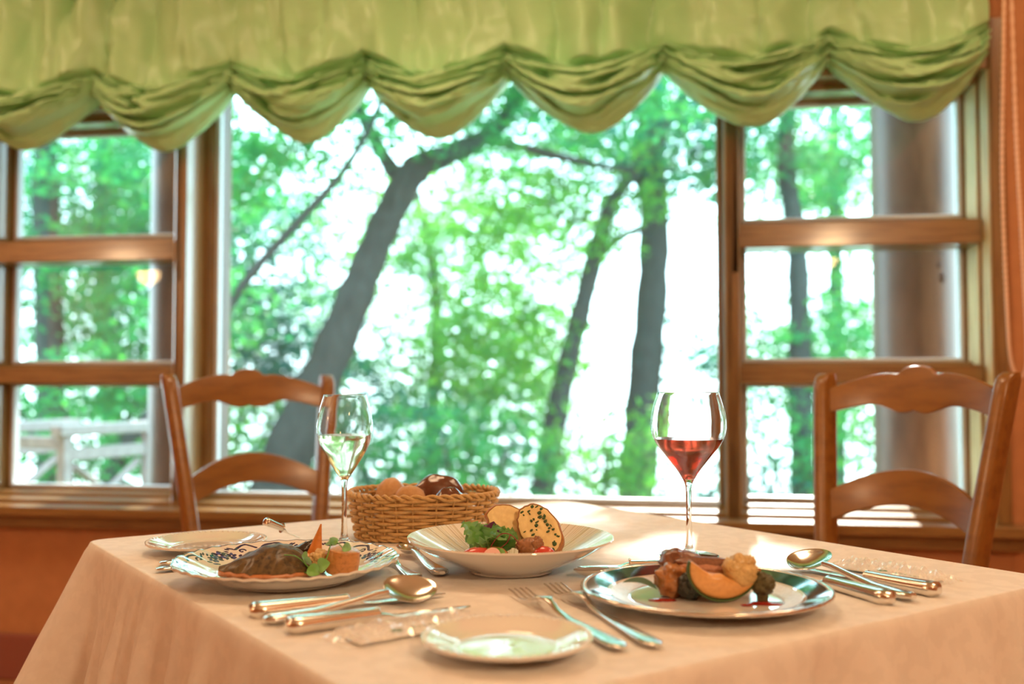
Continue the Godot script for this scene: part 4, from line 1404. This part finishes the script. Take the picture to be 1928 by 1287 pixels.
func food() -> void:
	var green := mat("sprout green", lin(0.14, 0.42, 0.05), 0.4, {"backlight_enabled": true, "backlight": Color(0.6, 0.6, 0.6)})
	var darkgreen := mat("leaf green", lin(0.04, 0.16, 0.03), 0.35, {"backlight_enabled": true, "backlight": Color(0.4, 0.4, 0.4)})
	var cauli := food_mat("cauliflower", lin(0.74, 0.52, 0.22), 0.6, 301, 0.7, 60.0)
	var roast := food_mat("roasted skin", lin(0.42, 0.17, 0.045), 0.4, 302, 0.45, 35.0, 0.5)
	var orange := food_mat("orange flesh", lin(0.72, 0.27, 0.05), 0.4, 303, 0.75, 30.0, 0.5)
	# ---- fish plate, centre (-0.268, -1.2), surface 5 mm above the table
	var P := tp(-0.268, -1.2, 0.0052)
	var skin := food_mat("crisp fish skin", lin(0.14, 0.085, 0.028), 0.5, 304, 0.12, 22.0, 0.2)
	skin.metallic_specular = 0.3
	var fish := thing("fish_fillet", "seared fish fillet with crisp dark skin on the flowered plate", "fish", Transform3D(Basis(), P + Vector3(0, 0.0008, 0)))
	var rows := []
	var fn := noise(330, 1.0, 3)
	var under := []
	for i in 25:
		var s := i / 24.0
		var w := 0.002 + 0.032 * pow(sin(PI * pow(s, 1.15) * 0.90 + 0.01), 0.9)
		var x := lerpf(-0.078, 0.030, s)
		var hgt := 0.004 + 0.023 * pow(sin(PI * pow(s, 1.2) * 0.93), 1.1)
		var row := PackedVector3Array()
		var ur := PackedVector3Array()
		for j in 13:
			var t := j / 12.0
			var z := lerpf(w * 1.0, -w * 1.0, t) + 0.012 - 0.004 * s
			var y := 0.003 + hgt * pow(sin(t * PI * 0.62 + 0.02), 0.9)
			var rough_n := fn.get_noise_2d(x * 60.0, z * 60.0)
			row.append(Vector3(x + 0.0015 * fn.get_noise_2d(z * 90.0, 7.0), y + 0.0035 + 0.0022 * rough_n, z + 0.005 * fn.get_noise_2d(x * 70.0, 3.0)))
			ur.append(Vector3(x * 1.0 + 0.001, y - 0.0045 if y > 0.006 else 0.0015, z + 0.0015))
		rows.append(row)
		under.append(ur)
	var m := MB.new()
	loft(m, rows, false, false)
	part(fish, "skin", m, skin)
	m = MB.new()
	var body := []
	for i in rows.size():
		var loop := PackedVector3Array()
		for p in rows[i]:
			loop.append(p - Vector3(0, 0.0012, 0))
		var bk: Vector3 = rows[i][12]
		loop.append(Vector3(bk.x, 0.0005, bk.z))
		var fr: Vector3 = rows[i][0]
		loop.append(Vector3(fr.x, 0.0005, fr.z + 0.001))
		body.append(loop)
	loft(m, body)
	part(fish, "flesh", m, food_mat("fish flesh", lin(0.62, 0.25, 0.10), 0.4, 305, 0.7, 40.0))
	m = MB.new()
	var cr := []
	for i in 9:
		var s := i / 8.0
		cr.append(ring(Vector3(lerpf(0.0, 0.010, s), 0.055 * s, lerpf(0.0, -0.004, s)), Vector3(lerpf(0.015, 0.0008, pow(s, 0.9)), 0, 0), Vector3(0, 0, lerpf(0.006, 0.0006, s)), 12))
	loft(m, cr)
	single("carrot_wedge", "pointed orange carrot wedge standing upright behind the fish", "carrot", m, orange, at(P + Vector3(0.022, 0.0, -0.030), 8.0, 0.0, -2.0))
	m = MB.new()
	blob(m, Vector3.ZERO, Vector3(0.017, 0.011, 0.012), 0.2, 1.4, 31)
	single("carrot_piece", "rounded orange carrot chunk between fish and cauliflower", "carrot", m, orange, at(P + Vector3(0.016, 0.011, -0.016), 20.0))
	m = MB.new()
	blob(m, Vector3.ZERO, Vector3(0.022, 0.007, 0.010), 0.25, 1.6, 32)
	single("aubergine_slice", "dark aubergine slice leaning behind the fish", "vegetable", m, food_mat("aubergine skin", lin(0.035, 0.025, 0.02), 0.25, 306, 0.5, 30.0, 0.5), at(P + Vector3(0.006, 0.021, -0.040), 15.0, 0.0, 28.0))
	m = MB.new()
	floret(m, Vector3(0, 0.012, 0), 0.015, 33)
	tube(m, [Vector3(0, 0.0, 0), Vector3(0, 0.012, 0)], [0.006, 0.008], 10)
	single("cauliflower_floret", "small cream cauliflower floret behind the green sprouts", "vegetable", m, cauli, at(P + Vector3(0.037, 0.0, -0.012)))
	m = MB.new()
	lathe(m, smooth2([Vector2(0.00005, 0), Vector2(0.016, 0.0), Vector2(0.019, 0.003), Vector2(0.0200, 0.014), Vector2(0.0190, 0.026), Vector2(0.016, 0.029), Vector2(0.00005, 0.0295)], 4), 36)
	single("seared_turnip", "browned round turnip piece at the flowered plate edge", "vegetable", m, food_mat("seared turnip flesh", lin(0.62, 0.27, 0.075), 0.35, 307, 0.5, 28.0, 0.5), at(P + Vector3(0.064, 0.001, -0.004), 0.0, 4.0, -7.0))
	var sp := thing("pea_sprout", "fresh green pea sprout with round leaves before the turnip", "garnish", Transform3D(Basis(), P + Vector3(0.026, 0.004, 0.020)))
	m = MB.new()
	tube(m, smooth3([Vector3(-0.012, 0.002, 0.004), Vector3(0.010, 0.004, 0.006), Vector3(0.022, 0.012, 0.002), Vector3(0.028, 0.034, -0.008)], 5), 0.0008, 6)
	tube(m, smooth3([Vector3(0.010, 0.004, 0.006), Vector3(-0.010, 0.020, 0.0), Vector3(-0.026, 0.022, -0.002)], 5), 0.0006, 6)
	tube(m, smooth3([Vector3(0.028, 0.034, -0.008), Vector3(0.034, 0.037, -0.008), Vector3(0.042, 0.030, -0.006)], 5), 0.0006, 6)
	part(sp, "stem", m, green)
	for q in [[Vector3(-0.004, 0.022, 0.004), 0.022, 0.009, 10.0, -80.0], [Vector3(0.004, 0.008, 0.010), 0.016, 0.008, -30.0, -35.0], [Vector3(0.016, 0.008, 0.008), 0.016, 0.009, 30.0, 40.0], [Vector3(0.010, 0.010, 0.008), 0.017, 0.009, 160.0, 20.0], [Vector3(0.028, 0.034, -0.008), 0.010, 0.005, 60.0, 50.0], [Vector3(0.028, 0.034, -0.008), 0.010, 0.005, -60.0, 40.0], [Vector3(0.042, 0.030, -0.006), 0.011, 0.006, -20.0, -20.0]]:
		m = MB.new()
		leaf_sheet(m, q[1], q[2], 0.002)
		part(sp, "leaf", m, green, false, at(q[0], q[3], 50.0, q[4]))
	# ---- salad bowl, centre (-0.002, -1.255), surface 8 mm above the table
	var B := tp(-0.002, -1.255, 0.008)
	toast("plain grilled baguette slice leaning behind the herbed slice", B + Vector3(0.036, 0.019, -0.047), 6.0, -28.0, 0.0245, 0.078, 56.0, false)
	toast("grilled baguette slice with green herbs leaning in the salad bowl", B + Vector3(0.058, 0.0085, -0.006), -14.0, -32.0, 0.0255, 0.082, 37.0, true)
	var frill := mat("frilly lettuce", lin(0.10, 0.30, 0.05), 0.4, {"backlight_enabled": true, "backlight": Color(0.6, 0.7, 0.5)})
	var le := thing("lettuce_leaf", "frilly green lettuce bunch in the salad bowl", "lettuce", Transform3D(Basis(), B + Vector3(-0.030, 0.004, -0.006)))
	for k in 6:
		m = MB.new()
		leaf_sheet(m, 0.050 - 0.002 * k, 0.028, 0.008, 0.2, 0.0055)
		part(le, "leaf", m, frill, false, at(Vector3(0.008 * (k % 3) - 0.006, 0.004, 0.004 * (k / 3)), 150.0 - 42.0 * k, 0.0, 52.0 - 7.0 * (k % 3)))
	m = MB.new()
	leaf_sheet(m, 0.034, 0.014, 0.004, 0.2, 0.003)
	single("red_lettuce_leaf", "small purple lettuce leaf beside the grilled bread", "lettuce", m, mat("purple leaf", lin(0.10, 0.015, 0.06), 0.4, {"backlight_enabled": true, "backlight": Color(0.4, 0.2, 0.4)}), at(B + Vector3(-0.030, 0.016, -0.022), 70.0, 10.0, 66.0))
	var cress := thing("red_stem_sprout", "curled red stemmed sprout with one small green leaf", "garnish", Transform3D(Basis(), B + Vector3(-0.016, 0.010, 0.022)))
	m = MB.new()
	tube(m, smooth3([Vector3(-0.012, 0.002, 0), Vector3(-0.006, 0.018, 0.0), Vector3(0.006, 0.030, -0.002), Vector3(0.020, 0.026, -0.002), Vector3(0.030, 0.010, 0.0)], 6), 0.0007, 6)
	tube(m, smooth3([Vector3(-0.008, 0.002, 0.003), Vector3(0.002, 0.012, 0.004), Vector3(0.012, 0.020, 0.002), Vector3(0.016, 0.030, 0.0)], 6), 0.0006, 6)
	part(cress, "stem", m, mat("red stem", lin(0.25, 0.02, 0.03), 0.4))
	for q in 2:
		m = MB.new()
		leaf_sheet(m, 0.014, 0.006, 0.002)
		part(cress, "leaf", m, green, false, at(Vector3(-0.004, 0.006, 0.004), 20.0 + 150.0 * q, 60.0, 20.0))
	var tom := mat("tomato skin", lin(0.55, 0.035, 0.015), 0.15, {"clearcoat_enabled": true, "clearcoat": 0.8})
	for q in [["large red tomato wedge at the lettuce side of the bowl", Vector3(-0.040, 0.014, 0.030), Vector3(0.021, 0.011, 0.013), 18.0], ["small red cherry tomato half before the herbed bread", Vector3(0.041, 0.014, 0.026), Vector3(0.015, 0.012, 0.012), -10.0], ["red tomato slice between radish and pate", Vector3(-0.014, 0.010, 0.040), Vector3(0.013, 0.008, 0.010), 0.0]]:
		m = MB.new()
		blob(m, Vector3.ZERO, q[2], 0.04, 1.0, 41)
		single("tomato_piece", q[0], "tomato", m, tom, at(B + q[1], q[3]), "tomato pieces")
	m = MB.new()
	lathe(m, [Vector2(0.00005, 0), Vector2(0.010, 0), Vector2(0.0105, 0.001), Vector2(0.010, 0.002), Vector2(0.00005, 0.0022)], 24)
	single("radish_slice", "thin pink rimmed radish slice at the bowl edge", "vegetable", m, mat("radish", lin(0.75, 0.45, 0.40), 0.4), at(B + Vector3(-0.022, 0.018, 0.048), 0.0, 50.0, 10.0))
	m = MB.new()
	cbox(m, Vector3(-0.014, 0, -0.007), Vector3(0.014, 0.013, 0.007), 0.002)
	single("courgette_cube", "pale green courgette cube before the brown pate", "vegetable", m, food_mat("courgette flesh", lin(0.50, 0.52, 0.16), 0.4, 310, 0.8, 40.0), at(B + Vector3(0.010, 0.004, 0.038), 6.0), "", true)
	m = MB.new()
	floret(m, Vector3(0, 0.008, 0), 0.019, 43, 10)
	single("pate_scoop", "brown coarse pate scoop leaning on the herbed bread", "pate", m, food_mat("pate", lin(0.34, 0.14, 0.05), 0.6, 311, 0.5, 60.0), at(B + Vector3(0.026, 0.012, 0.014)))
	m = MB.new()
	blob(m, Vector3.ZERO, Vector3(0.028, 0.012, 0.016), 0.2, 1.3, 44)
	single("salmon_slice", "orange smoked salmon fold below the lettuce", "fish", m, food_mat("salmon", lin(0.62, 0.27, 0.10), 0.35, 312, 0.75, 40.0, 0.5), at(B + Vector3(-0.030, 0.012, 0.012), -10.0))
	# ---- meat plate, centre (0.205, -1.07)
	var D := tp(0.205, -1.07, 0.005)
	var meat := food_mat("roast meat", lin(0.22, 0.080, 0.036), 0.4, 320, 0.5, 45.0, 0.4)
	var pinkm := food_mat("pink meat", lin(0.50, 0.22, 0.12), 0.4, 321, 0.65, 45.0, 0.4)
	for q in [["browned meat chunk at the top of the meat pile", Vector3(-0.016, 0.029, -0.040), Vector3(0.027, 0.015, 0.018), meat, 51, 12.0, -16.0], ["large browned meat chunk beneath the pile", Vector3(-0.004, 0.012, -0.038), Vector3(0.036, 0.012, 0.020), meat, 52, 0.0, 0.0]]:
		m = MB.new()
		blob(m, Vector3.ZERO, q[2], 0.22, 1.3, q[4], 32, 20, 0.85)
		single("meat_chunk", q[0], "meat", m, q[3], at(D + q[1], q[5], 0.0, q[6]), "meat pieces")
	var slice := thing("meat_slice", "pink roast meat slice with browned edge resting on the pumpkin", "meat", at(D + Vector3(0.006, 0.030, -0.012), -6.0, 24.0, -3.0))
	m = MB.new()
	blob(m, Vector3.ZERO, Vector3(0.032, 0.0065, 0.011), 0.16, 1.3, 53, 32, 14, 0.8)
	part(slice, "flesh", m, pinkm)
	m = MB.new()
	blob(m, Vector3(0, 0.0035, -0.003), Vector3(0.033, 0.0045, 0.0095), 0.2, 1.3, 54, 32, 14, 0.8)
	part(slice, "browned_edge", m, meat)
	m = MB.new()
	blob(m, Vector3.ZERO, Vector3(0.018, 0.0165, 0.016), 0.28, 1.5, 55, 30, 20, 0.85)
	single("roast_potato", "golden brown roast potato at the pile beside the green leaf", "potato", m, roast, at(D + Vector3(-0.033, 0.017, -0.010), 25.0, 0.0, 14.0))
	m = MB.new()
	floret(m, Vector3(0, 0.010, 0), 0.016, 56, 12)
	single("charred_broccoli", "dark charred broccoli between potato and pumpkin", "vegetable", m, food_mat("charred green", lin(0.022, 0.028, 0.018), 0.5, 322, 0.5, 60.0), at(D + Vector3(-0.016, 0.002, 0.004)))
	# pumpkin crescent
	var pk := thing("pumpkin_slice", "curved orange pumpkin slice with thin green rind", "pumpkin", at(D + Vector3(0.016, 0.0365, 0.022), 6.0, 14.0, -6.0))
	var pr := []
	var rr := []
	for i in 25:
		var s := i / 24.0
		var a := lerpf(-3.25, -0.40, s)
		var w := 0.0012 + 0.0125 * pow(sin(PI * s), 0.6)
		var R := 0.038
		var cpt := Vector3(cos(a) * R, sin(a) * R * 0.88, 0)
		var rad := Vector3(cos(a), sin(a) * 0.88, 0).normalized()
		pr.append(ring(cpt - rad * w * 0.9, rad * w * 1.0, Vector3(0, 0, 0.0080 * (0.35 + 0.65 * sin(PI * s))), 14, 0.8))
		rr.append(ring(cpt + rad * (w * 0.12), rad * 0.0013, Vector3(0, 0, 0.0080 * (0.3 + 0.7 * sin(PI * s))), 10, 0.8))
	m = MB.new()
	loft(m, pr)
	part(pk, "flesh", m, food_mat("pumpkin flesh", lin(0.80, 0.42, 0.14), 0.4, 325, 0.8, 30.0, 0.4))
	m = MB.new()
	loft(m, rr)
	part(pk, "rind", m, food_mat("green rind", lin(0.05, 0.12, 0.035), 0.5, 323, 0.6, 50.0))
	m = MB.new()
	floret(m, Vector3(0, 0.024, 0), 0.020, 57, 16)
	tube(m, [Vector3(-0.004, 0.002, 0), Vector3(0, 0.022, 0)], [0.008, 0.011], 12)
	single("cauliflower_floret", "large yellow cauliflower floret held inside the pumpkin curve", "vegetable", m, cauli, at(D + Vector3(0.034, 0.004, 0.008), 0.0, 0.0, -6.0))
	m = MB.new()
	floret(m, Vector3(0, 0.016, 0), 0.014, 58, 16)
	tube(m, [Vector3(0, 0.0, 0), Vector3(0, 0.016, 0)], [0.006, 0.007], 12)
	single("broccoli_floret", "olive green broccoli floret beside the cauliflower", "vegetable", m, food_mat("broccoli", lin(0.10, 0.085, 0.025), 0.6, 324, 0.45, 70.0), at(D + Vector3(0.058, 0.0, 0.012)))
	m = MB.new()
	blob(m, Vector3.ZERO, Vector3(0.014, 0.011, 0.011), 0.2, 1.4, 59)
	single("mushroom_piece", "small brown mushroom behind the cauliflower", "mushroom", m, roast, at(D + Vector3(0.050, 0.022, -0.012)))
	for q in [["dark green leaf at the end of the meat pile by the potato", Vector3(-0.050, 0.008, -0.004), 172.0, 0.038, 0.012, 8.0], ["dark green leaf standing behind the broccoli floret", Vector3(0.052, 0.010, -0.002), 35.0, 0.026, 0.011, 38.0]]:
		m = MB.new()
		leaf_sheet(m, q[3], q[4], 0.004)
		single("garnish_leaf", q[0], "garnish", m, darkgreen, at(D + q[1], q[2], 25.0, q[5]), "garnish leaves")
	var sauce := mat("red sauce", lin(0.30, 0.02, 0.012), 0.12)
	for q in [["red sauce smear by the green leaf", Vector3(-0.046, 0.0003, 0.010), Vector3(0.014, 0.0012, 0.007), 61], ["red sauce pool under the broccoli floret", Vector3(0.060, 0.0003, 0.026), Vector3(0.020, 0.0014, 0.009), 62], ["tiny red sauce drop before the pumpkin slice", Vector3(0.036, 0.0003, 0.034), Vector3(0.006, 0.0012, 0.004), 63]]:
		m = MB.new()
		blob(m, Vector3.ZERO, q[2], 0.3, 1.2, q[3], 24, 10)
		single("sauce_spot", q[0], "sauce", m, sauce, at(D + q[1]), "sauce spots")

func toast(label: String, p: Vector3, yaw: float, pitch: float, hw: float, hgt: float, roll: float, herbs: bool) -> void:
	var o := thing("toast_slice", label, "bread", at(p, yaw, pitch, roll), "grilled bread slices")
	var crumb := food_mat("toasted crumb", lin(0.92, 0.74, 0.36), 0.5, 313, 0.86, 25.0, 0.3)
	var crust := food_mat("bread crust", lin(0.42, 0.17, 0.045), 0.5, 314, 0.55, 30.0, 0.2)
	# outline: oval slice, squarer foot
	var n := 40
	var no := noise(95, 1.2, 2)
	var ring_at := func(k: float, z: float) -> PackedVector3Array:
		var r := PackedVector3Array()
		for i in n:
			var t := TAU * i / n
			var q := 1.0 + 0.06 * no.get_noise_2d(cos(t) * 2.0 + hw * 90.0, sin(t) * 2.0)
			r.append(Vector3(cos(t) * hw * q * k, hgt * 0.5 + sin(t) * hgt * 0.5 * q * k, z))
		return r
	var m := MB.new()
	loft(m, [ring_at.call(0.93, 0.0065), ring_at.call(0.975, 0.0058), ring_at.call(1.0, 0.004), ring_at.call(1.0, -0.004), ring_at.call(0.975, -0.0058), ring_at.call(0.93, -0.0065)], true, false)
	part(o, "crust", m, crust)
	for s in [1.0, -1.0]:
		m = MB.new()
		var rows := []
		for i in 9:
			rows.append(ring_at.call(0.915 * (1.0 - i / 8.0) + 0.0005, s * (0.0063 + 0.0006 * sin(i * 1.3))))
		loft(m, rows, true, false)
		part(o, "crumb", m, crumb)
	if herbs:
		var rng := RandomNumberGenerator.new()
		rng.seed = 9
		m = MB.new()
		for k in 36:
			var t := rng.randfn(0.2, 1.3)
			var r := sqrt(rng.randf()) * 0.85
			blob(m, Vector3(cos(t) * hw * r, hgt * 0.5 + sin(t) * hgt * 0.5 * r, 0.0070), Vector3(rng.randf_range(0.0007, 0.0034), rng.randf_range(0.0007, 0.0026), 0.0006), 0.4, 3.0, k, 7, 5)
		var h := part(o, "herbs", m, mat("chopped herbs", lin(0.035, 0.085, 0.02), 0.6))
		h.set_meta("kind", "stuff")
